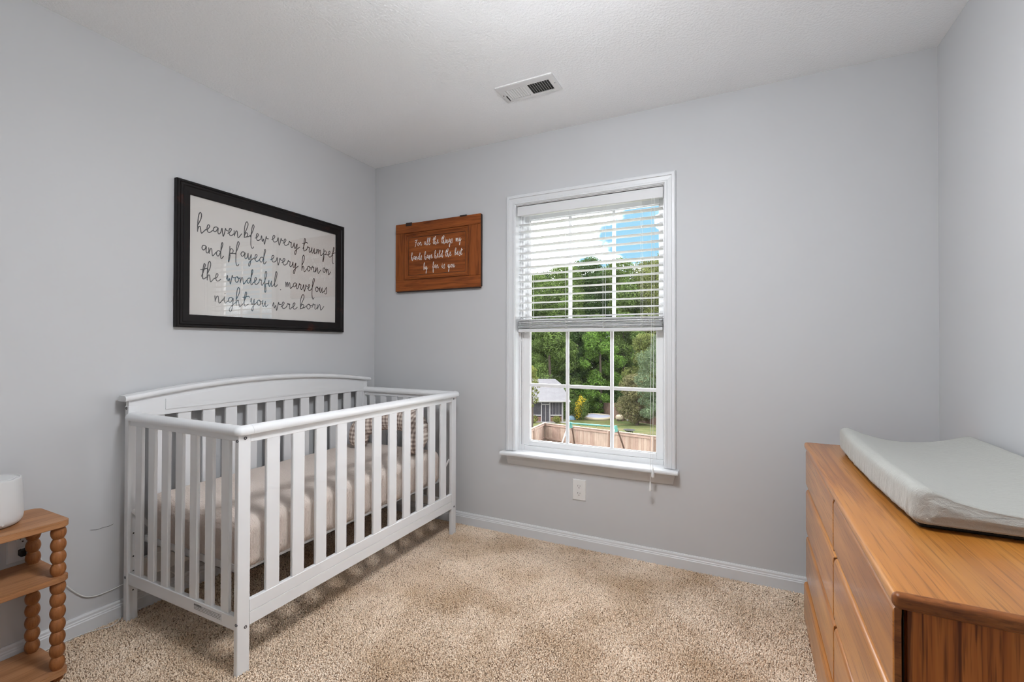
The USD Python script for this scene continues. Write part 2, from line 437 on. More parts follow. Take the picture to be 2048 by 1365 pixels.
PS = 0.26
pile = UsdGeom.PointInstancer.Define(stage, fl.path + '/carpet_pile')
setdata(pile.GetPrim(), kind='stuff')
for i in range(2):
    tp = tuft_patch(PS, .0058, 11 + i)
    tp.apply_translation((-PS / 2, -PS / 2, 0))
    usdkit.mesh(stage, f'{fl.path}/carpet_pile/tuft_patch' + (f'_{i:03d}' if i else ''), tp, M_carpet, smooth=True)
pile.CreatePrototypesRel().SetTargets([Sdf.Path(fl.path + '/carpet_pile/tuft_patch'), Sdf.Path(fl.path + '/carpet_pile/tuft_patch_001')])
_rng = np.random.default_rng(5)
nx, ny = 12, 12
_pos, _rot, _idx = [], [], []
for i in range(nx):
    for j in range(ny):
        _pos.append((XL + PS * (i + .5), YB - PS * (j + .5), 0.0))
        a = _rng.integers(0, 4) * math.pi / 2
        _rot.append(Gf.Quath(math.cos(a / 2), 0, 0, math.sin(a / 2)))
        _idx.append(int(_rng.integers(0, 2)))
pile.CreatePositionsAttr([Gf.Vec3f(*map(float, p)) for p in _pos])
pile.CreateOrientationsAttr(_rot)
pile.CreateProtoIndicesAttr(_idx)

# ------------------------------------------------------------------ window_1
wn = Thing('window_1', loc=((WX0 + WX1) / 2, YB, WZ0), kind='structure')
CAS = [(0, .004), (.003, .016), (.009, .019), (.020, .019), (.023, .014), (.044, .012), (.047, .015), (.056, .015), (.060, .009), (.0625, .009)]
OX0, OX1, OZ1, SILL = WX0 - .0625, WX1 + .0625, WZ1 + .0665, 0.518


def casing_side(sx):
    ms = []
    for (o0, t0), (o1, t1) in zip(CAS[:-1], CAS[1:]):
        p = []
        for o, t in ((o0, t0), (o1, t1)):
            x = OX0 + o if sx < 0 else OX1 - o
            for d in (0, t):
                p += [(x, YB - d, SILL), (x, YB - d, OZ1 - o)]
        ms.append(hull(p))
    return cat(ms)


def casing_head():
    ms = []
    for (o0, t0), (o1, t1) in zip(CAS[:-1], CAS[1:]):
        p = []
        for o, t in ((o0, t0), (o1, t1)):
            for d in (0, t):
                p += [(OX0 + o, YB - d, OZ1 - o), (OX1 - o, YB - d, OZ1 - o)]
        ms.append(hull(p))
    return cat(ms)


for m in (casing_side(-1), casing_side(1), casing_head()):
    wn.part('casing', m, M_trim)
stool = Polygon([(YB - .062, .498), (YB + .075, .498), (YB + .075, .5125), (YB - .057, .5165), (YB - .061, .514), (YB - .0635, .508), (YB - .0635, .503)])
wn.part('window_sill', cat(prism(stool, 'x', OX0 - .018, OX1 + .013)), M_trim)
APR = [(0, .434), (.006, .434), (.010, .438), (.011, .449), (.014, .452), (.015, .463), (.017, .467), (.018, .498), (0, .498)]
wn.part('apron', hull([(x, YB - d, z) for d, z in APR for x in (OX0 + .006 + (.498 - z) * .12, OX1 - .004 - (.498 - z) * .2)]), M_trim)
JD = 0.118
for m in (box(WX0 - .008, WX0, YB - .001, YB + JD, WZ0, WZ1), box(WX1, WX1 + .008, YB - .001, YB + JD, WZ0, WZ1), box(WX0 - .008, WX1 + .008, YB - .001, YB + JD, WZ1, WZ1 + .008)):
    wn.part('jamb', m, M_trim)
# vinyl master frame with tracks
FY = YB + .066
fr = [box(WX0, WX0 + .020, FY, YB + JD, .505, WZ1), box(WX1 - .012, WX1, FY, YB + JD, .505, WZ1), box(WX0, WX1, FY, YB + JD, .505, .540, .002),
      box(WX0, WX1, FY, YB + JD, WZ1 - .030, WZ1), box(WX0, WX0 + .008, FY - .012, FY, .5, WZ1), box(WX1 - .008, WX1, FY - .012, FY, .5, WZ1)]
fr += [box(WX0 + .018, -1.186, FY + .031, FY + .0335, 1.298, WZ1 - .03), box(-1.184, -1.1695, FY + .0305, FY + .0335, 1.298, WZ1 - .03)]
fr.append(box(WX0 + .001, -1.190, FY - .004, FY + .030, .500, .546))
wn.part('window_frame', cat(fr), M_vinyl)


def sash(name, x0, x1, z0, z1, y, gx, gz, bars, cross):
    """Frame boxes, glazing bars (sub-parts) and panes (sub-parts). gx, gz: the glass's extent."""
    s = wn.holder(name)
    th = .030
    frame = cat(box(x0, gx[0], y, y + th, z0, z1, .0025), box(gx[1], x1, y, y + th, z0, z1, .0025),
                box(gx[0] - .001, gx[1] + .001, y, y + th, z0, gz[0], .0025), box(gx[0] - .001, gx[1] + .001, y, y + th, gz[1], z1, .0025),
                box(gx[0], gx[0] + .004, y + .006, y + .018, gz[0], gz[1]), box(gx[1] - .004, gx[1], y + .006, y + .018, gz[0], gz[1]),
                box(gx[0], gx[1], y + .006, y + .018, gz[0], gz[0] + .004), box(gx[0], gx[1], y + .006, y + .018, gz[1] - .004, gz[1]))
    wn.part('sash_frame', frame, M_vinyl, parent=s)
    w = .0105
    for b in bars:
        wn.part('muntin', box(b - w, b + w, y + .007, y + .019, gz[0], gz[1], .004), M_vinyl, parent=s)
    xs = [gx[0]] + [q for b in bars for q in (b - w, b + w)] + [gx[1]]
    zs = [gz[0], cross - w, cross + w, gz[1]]
    for i in range(0, len(xs), 2):
        wn.part('muntin', box(xs[i], xs[i + 1], y + .007, y + .019, cross - w, cross + w, .004), M_vinyl, parent=s)
        for j in (0, 2):
            wn.part('pane', box(xs[i], xs[i + 1], y + .012, y + .014, zs[j], zs[j + 1]), M_glass, parent=s)


sash('sash', -1.203, -.360, .540, 1.297, YB + .070, (-1.157, -.395), (.571, 1.262), (-.913, -.645), .917)
sash('sash', -1.206, -.357, 1.262, 1.990, YB + .1005 - .0005, (-1.168, -.385), (1.300, 1.950), (-.906, -.640), 1.652)
wn.part('track_gap', box(-1.2095, -1.2075, FY - .0006, FY + .002, .545, 1.262), M_slot)
wn.part('sash_stop', roundbox(-1.2115, -1.2055, FY - .004, FY + .001, 1.188, 1.199, .0025, 1), M_vinyl)

# ------------------------------------------------------------------ window blind (hangs in the window)
bl = Thing('window_blind', 'white wooden slat blind raised halfway up the window', 'blind', loc=(-.782, YB + .03, 1.95))
bl.part('valance', box(-1.212, -.352, YB + .004, YB + .012, 1.956, 2.0135, .0015), M_slat)
bl.part('head_rail', box(-1.205, -.358, YB + .014, YB + .062, 1.966, 2.012), M_slat)
SY0, SY1 = YB + .012, YB + .060


def slat(z, tilt=0.0, y0=SY0, y1=SY1, th=.0028, dx=0.0):
    ym = (y0 + y1) / 2
    prof = []
    n = 6
    for i in range(n + 1):
        y = y0 + (y1 - y0) * i / n
        q = (y - ym) / ((y1 - y0) / 2)
        prof.append((y, z + .0015 * (1 - q * q) + tilt * (y - ym) + th / 2 * (1 - .45 * q ** 4)))
    prof += [(y, zz - th * (1 - .45 * ((y - ym) / ((y1 - y0) / 2)) ** 4)) for y, zz in prof[::-1]]
    return prism(prof, 'x', -1.207 + dx, -.357 + dx)


SZ = [1.9045 - .04375 * i for i in range(14)]
for i, z in enumerate(SZ):
    bl.part('slat', slat(z, tilt=-.06, th=.0034), M_slat)
_rng = np.random.default_rng(3)
zz = 1.2665
for i in range(9):
    bl.part('slat', slat(zz + .0005, tilt=_rng.uniform(-.05, .05), y0=SY0 + _rng.uniform(-.003, .003), y1=SY1 + _rng.uniform(-.003, .003), th=.0042, dx=_rng.uniform(-.002, .002)), M_slat)
    zz += .0066
bl.part('bottom_rail', box(-1.208, -.356, SY0 - .001, SY1 + .001, 1.2435, 1.2625, .003), M_slat)
for x in (-1.128, -.901, -.678, -.468):
    ms = [tube([(x, y, 1.262), (x, y, 1.966)], .0009, 5) for y in (SY0 - .003, SY1 + .003)]
    ms += [tube([(x, SY0 - .003, z - .003), (x, SY1 + .003, z - .003)], .0006, 4) for z in SZ]
    loop = spline([(x - .002, SY0 - .004, 1.262 + .0075 * k + (.002 if k % 2 else 0)) if k % 2 == 0 else (x + .012, SY0 - .007, 1.262 + .0075 * k) for k in range(9)], 4)
    ms.append(tube(loop, .0009, 5))
    bl.part('ladder_cord', cat(ms), M_cord)
for x, zb in ((-.3935, .522), (-.4065, .450)):
    cp = bl.part('lift_cord', tube(spline([(x - .004, YB + .004, 1.96), (x - .003, YB - .012, 1.4), (x, YB - .062, .75), (x, YB - .066, zb)], 8), .0011, 6), M_cord)
    bl.part('tassel', lathe([(0, zb + .004), (.003, zb + .003), (.004, zb - .006), (.0075, zb - .026), (.0085, zb - .036), (.007, zb - .044), (0, zb - .046)], x, YB - .0685, 14), M_cord, smooth=40, parent=None)

# ------------------------------------------------------------------ outlets
def outlet(y_or_x, z0, wall, label, w=.074, h=.118):
    """A duplex outlet on the back wall (wall='back', position x) or left wall (position y)."""
    if wall == 'back':
        t = Thing('wall_outlet', label, 'outlet', loc=(y_or_x, YB, z0 + h / 2))
        tr = lambda m: m
    else:
        t = Thing('wall_outlet', label, 'outlet', loc=(XL, y_or_x, z0 + h / 2), rotz=math.pi / 2)
        tr = lambda m: m
    # own space: x along the wall, -y out of the wall, z up, centred
    t.part('face_plate', hull([(sx * w / 2, 0, sz * h / 2) for sx in (-1, 1) for sz in (-1, 1)] + [(sx * (w / 2 - .003), -.006, sz * (h / 2 - .003)) for sx in (-1, 1) for sz in (-1, 1)]), M_plate, own=True)
    for s in (1, -1):
        zc = s * .0205
        oc = Polygon([(.0172 * math.cos(a), zc + max(-.0142, min(.0142, .0172 * math.sin(a)))) for a in np.linspace(0, 2 * math.pi, 28, endpoint=False)])
        r = t.part('receptacle', prism(oc, 'y', -.0078, -.004), M_plate, own=True)
        for dx, hh in ((-.0062, .0085), (.0062, .0068)):
            t.part('slot', box(dx - .0011, dx + .0011, -.0082, -.0070, zc + .0035 - hh / 2, zc + .0035 + hh / 2), M_slot, own=True, parent=r)
        t.part('slot', prism(Point(0, zc - .0082).buffer(.0026, 8), 'y', -.0082, -.0070), M_slot, own=True, parent=r)
    t.part('screw', prism(Point(0, 0).buffer(.0028, 8), 'y', -.0070, -.004), M_metal_white, own=True)
    return t


outlet(-.812, .276, 'back', 'white duplex wall outlet under the window sill', w=.080, h=.1185)
outlet(.725, .372, 'left', 'white duplex wall outlet behind the bobbin-leg side table', w=.080, h=.1185)

# ------------------------------------------------------------------ ceiling vent
vt = Thing('ceiling_vent', 'white metal ceiling air register with two louver banks', 'vent', loc=(-.926, 2.068, H))
VX0, VX1, VY0, VY1 = -1.077, -.775, 1.994, 2.143
A0, A1, B0, B1, LY0, LY1 = -1.047, -.934, -.919, -.806, 2.033, 2.121
face = Polygon([(VX0 + .004, VY0 + .004), (VX1 - .004, VY0 + .004), (VX1 - .004, VY1 - .004), (VX0 + .004, VY1 - .004)],
               [[(a, LY0), (b, LY0), (b, LY1), (a, LY1)] for a, b in ((A0, A1), (B0, B1))])
rim = Polygon([(VX0, VY0), (VX1, VY0), (VX1, VY1), (VX0, VY1)], [[(VX0 + .0045, VY0 + .0045), (VX1 - .0045, VY0 + .0045), (VX1 - .0045, VY1 - .0045), (VX0 + .0045, VY1 - .0045)]])
vt.part('face_plate', cat(prism(face, 'z', H - .0065, H - .0050), prism(rim, 'z', H - .0055, H)), M_metal_white)
vt.part('duct_box', cat(prism(Polygon([(A0 - .002, LY0 - .002), (B1 + .002, LY0 - .002), (B1 + .002, LY1 + .002), (A0 - .002, LY1 + .002)]), 'z', H - .0012, H - .0004)), M_black, label='dark opening behind the louvers')
for a, sgn in ((A0, 1), (B0, -1)):
    for i in range(10):
        x = a + (A1 - A0) * i / 9
        dx = -.0112 if a == A0 else .0034
        vt.part('louver', hull([(x - .0007, y, H - .0063) for y in (LY0, LY1)] + [(x + .0007, y, H - .0063) for y in (LY0, LY1)] + [(x - dx - .0007, y, H - .0016) for y in (LY0, LY1)] + [(x - dx + .0007, y, H - .0016) for y in (LY0, LY1)]), M_metal_white)
for x in (-1.064, -.788):
    vt.part('screw', lathe([(0, H - .0085), (.0028, H - .008), (.0034, H - .0064), (0, H - .006)], x, 2.070, 12), M_bolt)
vt.part('damper_lever', box(-1.0515, -1.0495, 2.076, 2.121, H - .0125, H - .006), M_slot)

# ------------------------------------------------------------------ crib
cb = Thing('crib', 'white wooden slatted baby crib with a tall arched back', 'crib', loc=(-1.935, 1.711, 0))
CY0, CY1 = 1.020, 2.402
HX0, HX1 = -2.312, -2.285
for y in (CY0, CY1 - .040):
    cb.part('back_post', box(HX0, HX1, y, y + .040, 0, .905, .002), M_crib)


def arch(y, lo, hi):
    q = (y - 1.68) / .70
    return hi - (hi - lo) * min(1.35, abs(q)) ** 2.0


ys = np.linspace(CY0 + .002, CY1 - .002, 41)
top = [(y, arch(y, .922, .975) - .001) for y in ys]
cb.part('headboard_panel', prism(Polygon(top[::-1] + [(ys[0], .853), (ys[-1], .853)]), 'x', HX0 + .003, HX1 - .001), M_crib)
ip = [(y, arch(y, .922, .975) - .024) for y in np.linspace(CY0 + .14, CY1 - .14, 31)]
cb.part('headboard_inlay', prism(Polygon(ip[::-1] + [(CY0 + .14, .874), (CY1 - .14, .874)]), 'x', HX1 - .0015, HX1 + .0015), M_crib)
yc = np.linspace(CY0 - .017, CY1 + .017, 45)
ring = []
capx = [(HX0 - .016, 0), (HX0 - .016, .012), (HX0 - .012, .020), (HX0 - .004, .024), (HX1 + .008, .024), (HX1 + .016, .020), (HX1 + .019, .012), (HX1 + .017, .004), (HX1 + .013, 0)]
for y in yc:
    z = arch(y, .922, .975)
    ring.append(np.array([(x, y, z + d) for x, d in capx]))
cb.part('headboard_cap', loft(ring), M_crib, smooth=35)
for i in range(-1, 11):
    y0 = 1.2135 + .1100 * i
    cb.part('back_slat', box(HX0 + .006, HX1 - .007, y0, min(y0 + .0580, CY1 - .0405), .235, .856, .002), M_crib)
cb.part('back_rail', box(HX0 + .004, HX1 - .004, CY0 + .0405, CY1 - .0405, .160, .248, .003), M_crib)
FX0, FX1 = -1.580, -1.560
for y in (CY0, CY1 - .046):
    cb.part('front_post', box(FX0, FX1, y, y + .046, 0, .8475, .002), M_crib)
for i in range(11):
    y0 = 1.1305 + .1115 * i
    cb.part('front_slat', box(FX0 + .003, FX1 - .003, y0, y0 + .0555, .245, .822, .0022), M_crib)
FY0, FY1 = CY0 + .0465, CY1 - .0465
cb.part('front_rail', box(FX0 + .002, FX1 - .002, FY0, FY1, .8155, .850, .0015), M_crib)
RAIL = [(-.022, .846), (-.0245, .852), (-.0250, .860), (-.021, .869), (-.012, .8755), (0, .878), (.012, .8755), (.021, .869), (.0250, .860), (.0245, .852), (.022, .846)]
cb.part('front_cap', cat(prism([(-1.570 + a, z) for a, z in RAIL][::-1], 'y', CY0 + .048, CY1 + .004), lathe([(0, .846)] + [(a, z) for a, z in RAIL[::-1][:6]] , -1.570, CY1 + .004, 24)), M_crib, smooth=35)
zr = [(FX0 + .001, .165), (FX1 - .001, .165), (FX1 - .001, .2085), (FX1 - .0035, .2095), (FX1 - .0035, .2110), (FX1 - .001, .212), (FX1 - .001, .253), (FX1 - .003, .255), (FX0 + .003, .255), (FX0 + .001, .253)]
cb.part('front_bottom_rail', prism(zr, 'y', FY0, FY1), M_crib)
mid = (CY0 + CY1) / 2
for sgn in (1, -1):
    my = lambda y: y if sgn == 1 else 2 * mid - y
    def bx(x0, x1, y0, y1, z0, z1, c):
        a, b = sorted((my(y0), my(y1)))
        return box(x0, x1, a, b, z0, z1, c)
    for i in range(7):
        x0 = -2.2450 + .0957 * i
        cb.part('end_slat', bx(x0, x0 + .0450, 1.0290, 1.0420, .200, .830, .002), M_crib)
    cb.part('end_rail', bx(HX1 - .001, FX0 + .001, 1.0265, 1.0445, .8225, .850, .0015), M_crib)
    ycap = my(1.0330)
    prof = prism([(ycap + a, z) for a, z in RAIL][::-1], 'x', HX1, -1.570)
    corner = lathe([(0, .846)] + [(a, z) for a, z in RAIL[::-1][:6]], -1.570, ycap, 24)
    if sgn == 1:
        cap_m = cat(prof, corner, prism([(-1.570 + a, z) for a, z in RAIL][::-1], 'y', ycap, CY0 + .0475))
    else:
        cap_m = prof
    cb.part('end_cap', cap_m, M_crib, smooth=35)
    cb.part('end_bottom_rail', bx(HX1 - .001, FX0 + .001, 1.0250, 1.0450, .158, .2080, .002), M_crib)
# mattress support: an angle-iron frame hung from four brackets
MX0, MX1, MY0, MY1 = -2.252, -1.624, 1.066, 2.345
sup = [box(MX0, MX1, MY0, MY0 + .004, .328, .358), box(MX0, MX1, MY1 - .004, MY1, .328, .358), box(MX0, MX0 + .004, MY0, MY1, .328, .358), box(MX1 - .004, MX1, MY0, MY1, .328, .358),
       box(MX0, MX1, MY0, MY0 + .028, .328, .331), box(MX0, MX1, MY1 - .028, MY1, .328, .331), box(MX0, MX0 + .026, MY0, MY1, .328, .331), box(MX1 - .026, MX1, MY0, MY1, .328, .331)]
cb.part('mattress_support', cat(sup), M_metal_white)
for k in range(8):
    y = MY0 + .14 + k * .143
    cb.part('support_wire', tube([(MX0 + .004, y, .332), (-2.1, y + .02, .334), (-1.94, y - .02, .332), (-1.78, y + .02, .334), (MX1 - .004, y, .332)], .002, 6), M_metal_white)
for x, xp in ((MX1 - .002, FX0 - .004), (MX0 + .002, HX1 + .003)):
    for y0, y1 in ((MY0 + .055, 1.043), (MY1 - .055, CY1 - .043)):
        a, b = np.array([x, y0, .342]), np.array([xp, y1, .458])
        d = (b - a) / np.linalg.norm(b - a)
        nrm = np.array([1.0, 0, 0])
        w = np.cross(d, nrm) * .0085
        p = [q + s * w + t * nrm * .0018 for q in (a - d * .008, b + d * .008) for s in (-1, 1) for t in (-1, 1)]
        cb.part('hanger_bracket', hull(p), M_metal_white)


def bolt(p, ax):
    """A recessed bolt head facing +x or -y."""
    prof = [(0, -.001), (.0026, -.001), (.0030, .0015), (.0052, .0016), (.0058, .0004), (.0058, -.002), (0, -.002)]
    m = trimesh.creation.revolve(np.array(prof)[::-1], sections=14)
    if m.volume < 0:
        m.invert()
    v = np.array(m.vertices)
    v = v[:, [2, 0, 1]] if ax == 'x' else np.stack([v[:, 0], -v[:, 2], v[:, 1]], 1)
    return trimesh.Trimesh(v + np.array(p), m.faces, process=False)


for y, z in ((1.045, .833), (1.050, .166), (2.373, .833), (2.381, .172)):
    cb.part('bolt', bolt((FX1, y, z), 'x'), M_bolt)
for x, z in ((-1.5665, .826), (-1.566, .186), (-2.300, .895), (-2.298, .188)):
    cb.part('bolt', bolt((x, CY0, z), 'y'), M_bolt)
for z in (.462, .368, .271, .208, .130):
    rg = trimesh.creation.annulus(r_min=.0032, r_max=.0062, height=.002, sections=18)
    v = np.array(rg.vertices)[:, [2, 0, 1]] + [HX1 + .0005, 1.042, z]
    ins = cb.part('threaded_insert', trimesh.Trimesh(v, rg.faces, process=False), M_metal_white)
    cb.part('hole', cyl((HX1 - .001, 1.042, z), (HX1 + .0006, 1.042, z), .0033, 12), M_black, parent=ins)
wlab = cb.part('warning_label', box(-1.825, -1.653, 1.0244, 1.0252, .174, .2000), M_trim, label='small white warning sticker with grey print')
lm = []
tx = meshkit.text_mesh('WARNING', .0058, .0003, bold=True)
v = np.array(tx.vertices); v = np.stack([v[:, 0] - 1.813, 1.0243 - v[:, 2], v[:, 1] + .1920], 1)
cb.part('lettering', trimesh.Trimesh(v, np.array(tx.faces)[:, ::-1], process=False), M_letter_black, parent=wlab)
_rng = np.random.default_rng(8)
for k in range(4):
    x = -1.820 if k else -1.772
    while x < -1.664:
        w = _rng.uniform(.004, .013)
        lm.append(box(x, min(x + w, -1.659), 1.0240, 1.0243, .1937 - k * .0052, .1957 - k * .0052))
        x += w + .002
cb.part('fine_print', cat(lm), M_grey_mark, parent=wlab)
cb.part('warning_triangle', hull([(-1.822, 1.0241, .192), (-1.8145, 1.0241, .192), (-1.8183, 1.0241, .1985), (-1.822, 1.0243, .192), (-1.8145, 1.0243, .192), (-1.8183, 1.0243, .1985)]), M_letter_black, parent=wlab)

# ------------------------------------------------------------------ soft things: mattress, nursing pillow, changing pad
def soft(profile, y0, y1, r, steps=6, n_mid=60, wrinkle=None, bulge=.004, pleat=0.0):
    """A cushion: the closed (x,z) outline run from y0 to y1 with rounded ends."""
    P = np.array(profile, float)
    c = np.array([P[:, 0].mean(), P[:, 1].min()])
    rings = []
    def ringat(y, s):
        Q = P.copy()
        half = (P[:, 0].max() - P[:, 0].min()) / 2
        Q[:, 0] = (P[:, 0] - c[0]) * (half - s) / half + c[0]
        hz = P[:, 1] - c[1]
        Q[:, 1] = c[1] + hz * np.clip(1 - s * 1.0 / max(hz.max(), 1e-6), 0, 1) + s * .35
        return np.stack([Q[:, 0], np.full(len(Q), y), Q[:, 1]], 1)
    for a in np.linspace(0, math.pi / 2, steps, endpoint=False):
        rings.append(ringat(y0 + r - r * math.cos(a), r - r * math.sin(a)))
    for y in np.linspace(y0 + r, y1 - r, n_mid):
        rings.append(ringat(y, 0))
    for a in np.linspace(math.pi / 2, 0, steps + 1)[1:]:
        rings.append(ringat(y1 - r + r * math.cos(a), r - r * math.sin(a)))
    rings = [np.array(q) for q in rings]
    if wrinkle:
        rings = [wrinkle(q) for q in rings]
    body = loft(rings, cap=False)
    caps = []
    for q, sgn in ((rings[0], -1), (rings[-1], 1)):
        pg = Polygon(q[:, [0, 2]])
        v2, f2 = trimesh.creation.triangulate_polygon(pg, engine='earcut')
        v3, f3 = trimesh.remesh.subdivide_to_size(np.column_stack([v2, np.zeros(len(v2))]), f2, .007)
        m2 = trimesh.Trimesh(np.round(v3, 7), f3, process=True)
        v3, f3 = np.array(m2.vertices), np.array(m2.faces)
        edge = pg.exterior
        dist = np.array([edge.distance(Point(a, b)) for a, b in v3[:, :2]])
        ease = np.clip(dist / .022, 0, 1); ease = ease * ease * (3 - 2 * ease)
        out = ease * bulge
        if pleat:
            ph = v3[:, 0] * 470 + v3[:, 1] * 190 + 7 * meshkit.fbm(np.column_stack([v3[:, :2] * 22, v3[:, 2]]), 2, 6)
            out = out + ease * pleat * np.sin(ph) * np.clip((v3[:, 0] - q[:, 0].min() - .07) / .06, .15, 1)
        w = np.column_stack([v3[:, 0], np.full(len(v3), q[:, 1].mean()) + sgn * out, v3[:, 1]])
        c = trimesh.Trimesh(w, f3, process=False)
        if c.face_normals[:, 1].mean() * sgn < 0:
            c.invert()
        caps.append(c)
    return trimesh.util.concatenate([body] + caps)


def dense(pts, step):
    pts = np.array(pts, float)
    out = []
    for a, b in zip(pts, np.roll(pts, -1, 0)):
        k = max(1, int(np.linalg.norm(b - a) / step))
        out += [a + (b - a) * t for t in np.arange(k) / k]
    return out


def round_outline(x0, x1, z0, z1, r, top=None, step=.012):
    p = Polygon([(x0 + r, z0 + r), (x1 - r, z0 + r), (x1 - r, z1 - r), (x0 + r, z1 - r)]).buffer(r, 6)
    q = dense(list(p.exterior.coords)[:-1], step)
    if top:
        q = [(x, z + (top((x - x0) / (x1 - x0)) if z > (z0 + z1) / 2 else 0)) for x, z in q]
    return q


def matt_wrinkle(q):
    q = q.copy()
    amt = meshkit.fbm(np.stack([q[:, 0] * 6, q[:, 1] * 6, q[:, 2] * 9], 1), 3, 4) - .5
    q[:, 2] += np.where(q[:, 2] > .30, amt * .010, 0)
    side = np.where(np.abs(q[:, 0] + 1.935) > .29, 1, 0) * np.where(q[:, 2] < .50, 1, .3)
    wob = meshkit.fbm(np.stack([q[:, 1] * 14, q[:, 2] * 18, q[:, 0] * 0], 1), 2, 7)
    rp = (np.sin(q[:, 1] * 640 + q[:, 2] * 230 + 16 * wob) * .0011 * np.clip(wob * 2.4 - .5, .15, 1) + (wob - .5) * .008) * side
    q[:, 0] += rp * np.sign(q[:, 0] + 1.935)
    return q


mt = Thing('crib_mattress', 'crib mattress in a crinkled beige fitted sheet', 'mattress', loc=(-1.935, 1.68, .332))
mt.part('fitted_sheet', soft(round_outline(-2.268, -1.602, .334, .526, .045), 1.070, 2.318, .050, n_mid=560, wrinkle=matt_wrinkle), M_sheet, smooth=True)

pl = Thing('nursing_pillow', 'brown and cream gingham U-shaped nursing pillow standing in the crib', 'pillow', loc=(-1.90, 2.21, .527))
path = spline([(-2.105, 2.145, .590), (-2.112, 2.160, .625), (-2.085, 2.200, .668), (-2.01, 2.245, .698), (-1.90, 2.262, .706), (-1.79, 2.245, .698), (-1.705, 2.200, .668), (-1.672, 2.160, .625), (-1.680, 2.145, .590)], 7)
k = len(path)
rad = .060 + .014 * np.sin(np.linspace(0, math.pi, k)) ** 1.5
endr = lambda c, d: [(c + d * rad[0] * math.sin(a), rad[0] * math.cos(a)) for a in np.linspace(.25, 1.35, 5)]
d0 = path[0] - path[1]; d0 /= np.linalg.norm(d0)
d1 = path[-1] - path[-2]; d1 /= np.linalg.norm(d1)
e0, e1 = endr(path[0], d0), endr(path[-1], d1)
full = [q for q, _ in e0[::-1]] + list(path) + [q for q, _ in e1]
fr_ = [r for _, r in e0[::-1]] + list(rad) + [r for _, r in e1]
pm = tube(full, fr_, 28)
v = np.array(pm.vertices)
v += (meshkit.fbm(v * 16, 3, 2) - .5)[:, None] * .012 * (v - np.array([-1.9, 2.2, .65])) / np.linalg.norm(v - np.array([-1.9, 2.2, .65]), axis=1)[:, None]
v[:, 2] = np.maximum(v[:, 2], .529)
pl.part('cover', trimesh.Trimesh(v, pm.faces, process=False), M_gingham, smooth=True)
pl.part('seam', tube([(a[0], a[1] - r * .80, a[2] - r * .62) for a, r in list(zip(path, rad))[8:-8]], .0035, 6), M_gingham, smooth=True)

# ------------------------------------------------------------------ dresser (front line a touch off square to the wall)
DR = -math.atan2(.024, 1.314)
dr = Thing('dresser', 'honey oak six-drawer dresser against the right wall', 'dresser', loc=(.238, .992, 0), rotz=DR)
L, D, TZ = 1.314, .498, .752
def dp(name, m, mt_, smooth=False, parent=None, label=None):
    return dr.part(name, m, mt_, smooth=smooth, parent=parent, own=True, label=label)
dp('top_panel', roundbox(-.0038, D, -.0190, L + .021, TZ - .0268, TZ - .0002, .0105, 2), M_oak_y, smooth=40)
def end_ring(y, ins):
    q = Polygon([(-.004 + .0105, TZ - .027 + .0105), (D - .0105, TZ - .027 + .0105), (D - .0105, TZ - .0105), (-.004 + .0105, TZ - .0105)]).buffer(.0105 - ins, 5)
    return np.array([(x, y, z) for x, z in list(q.exterior.coords)[:-1]])
dp('end_grain', loft([end_ring(-.0085, .0001), end_ring(-.0120, 0), end_ring(-.0165, .0012), end_ring(-.0195, .0038), end_ring(-.0212, .0075)]), M_oak_end_shaded, smooth=40)  # near end only: end grain with the shade of that face painted in
dp('side_panel', box(.0215, D - .01, .010, .029, .0, TZ - .026, .001), M_oak_z)
dp('side_panel', box(.0215, D - .01, L - .029, L - .010, .0, TZ - .026, .001), M_oak_z)
dp('back_panel', box(D - .016, D - .010, .029, L - .029, .03, TZ - .03), M_oak_y)
dp('face_frame', cat(box(.0205, .040, .029, .060, .03, TZ - .027), box(.0205, .040, L - .060, L - .029, .03, TZ - .027), box(.0205, .040, .600, .630, .03, TZ - .027),
                     box(.0205, .040, .06, L - .06, .345, .375), box(.0205, .040, .06, L - .06, .545, .575), box(.0205, .040, .06, L - .06, .700, TZ - .027)), M_gap_shade)  # frame coloured dark to stand in for the shadow gap
dp('drawer_rail', box(.0100, .0205, .066, L - .066, .03, TZ - .03), M_gap_shade)  # dark sheet behind the fronts, paints the shade between drawers
dp('plinth', prism([(-.007, 0), (-.007, .150), (-.003, .158), (.004, .162), (.021, .162), (.021, 0)], 'y', -.006, L + .006), M_oak_front)
for (z0, z1) in ((.560, .7235), (.362, .555), (.1655, .357)):
    for (y0, y1) in ((.0, .607), (.620, L)):
        P = [(.0115, z0 + .002), (.0095, z0 + .002), (.006, z0 + .007), (.0015, z0 + .016), (0, z0 + .024), (0, z1 - .014), (.0015, z1 - .007), (.0045, z1 - .0025), (.0085, z1), (.0115, z1)]
        rings = []
        for y, s in ((y0, .004), (y0 + .0012, .0018), (y0 + .004, 0), (y1 - .004, 0), (y1 - .0012, .0018), (y1, .004)):
            rings.append(np.array([(max(x, 0) + (s if x < .011 else 0), y, min(max(z, z0 + s), z1 - s)) for x, z in P]))
        dw = dr.holder('drawer')
        dp('drawer_front', loft(rings), M_oak_front, smooth=38, parent=dw)
        dp('end_grain', box(.0020, .0113, y0 - .0005, y0 + .0010, z0 + .009, z1 - .005), M_oak_end_shaded, parent=dw)  # drawer end grain, its dark tone includes the shade of the unlit face
        dp('drawer_box', cat(box(.0405, .44, y0 + .064, y1 - .064, z0 + .02, z0 + .03)), M_walnut, parent=dw)

# changing pad on the dresser
def pad_top(u):
    q = abs(2 * u - 1)
    return -.037 + .037 * min(1, q / .86) ** 1.9


PZ0, PZ1 = TZ + .011, TZ + .096


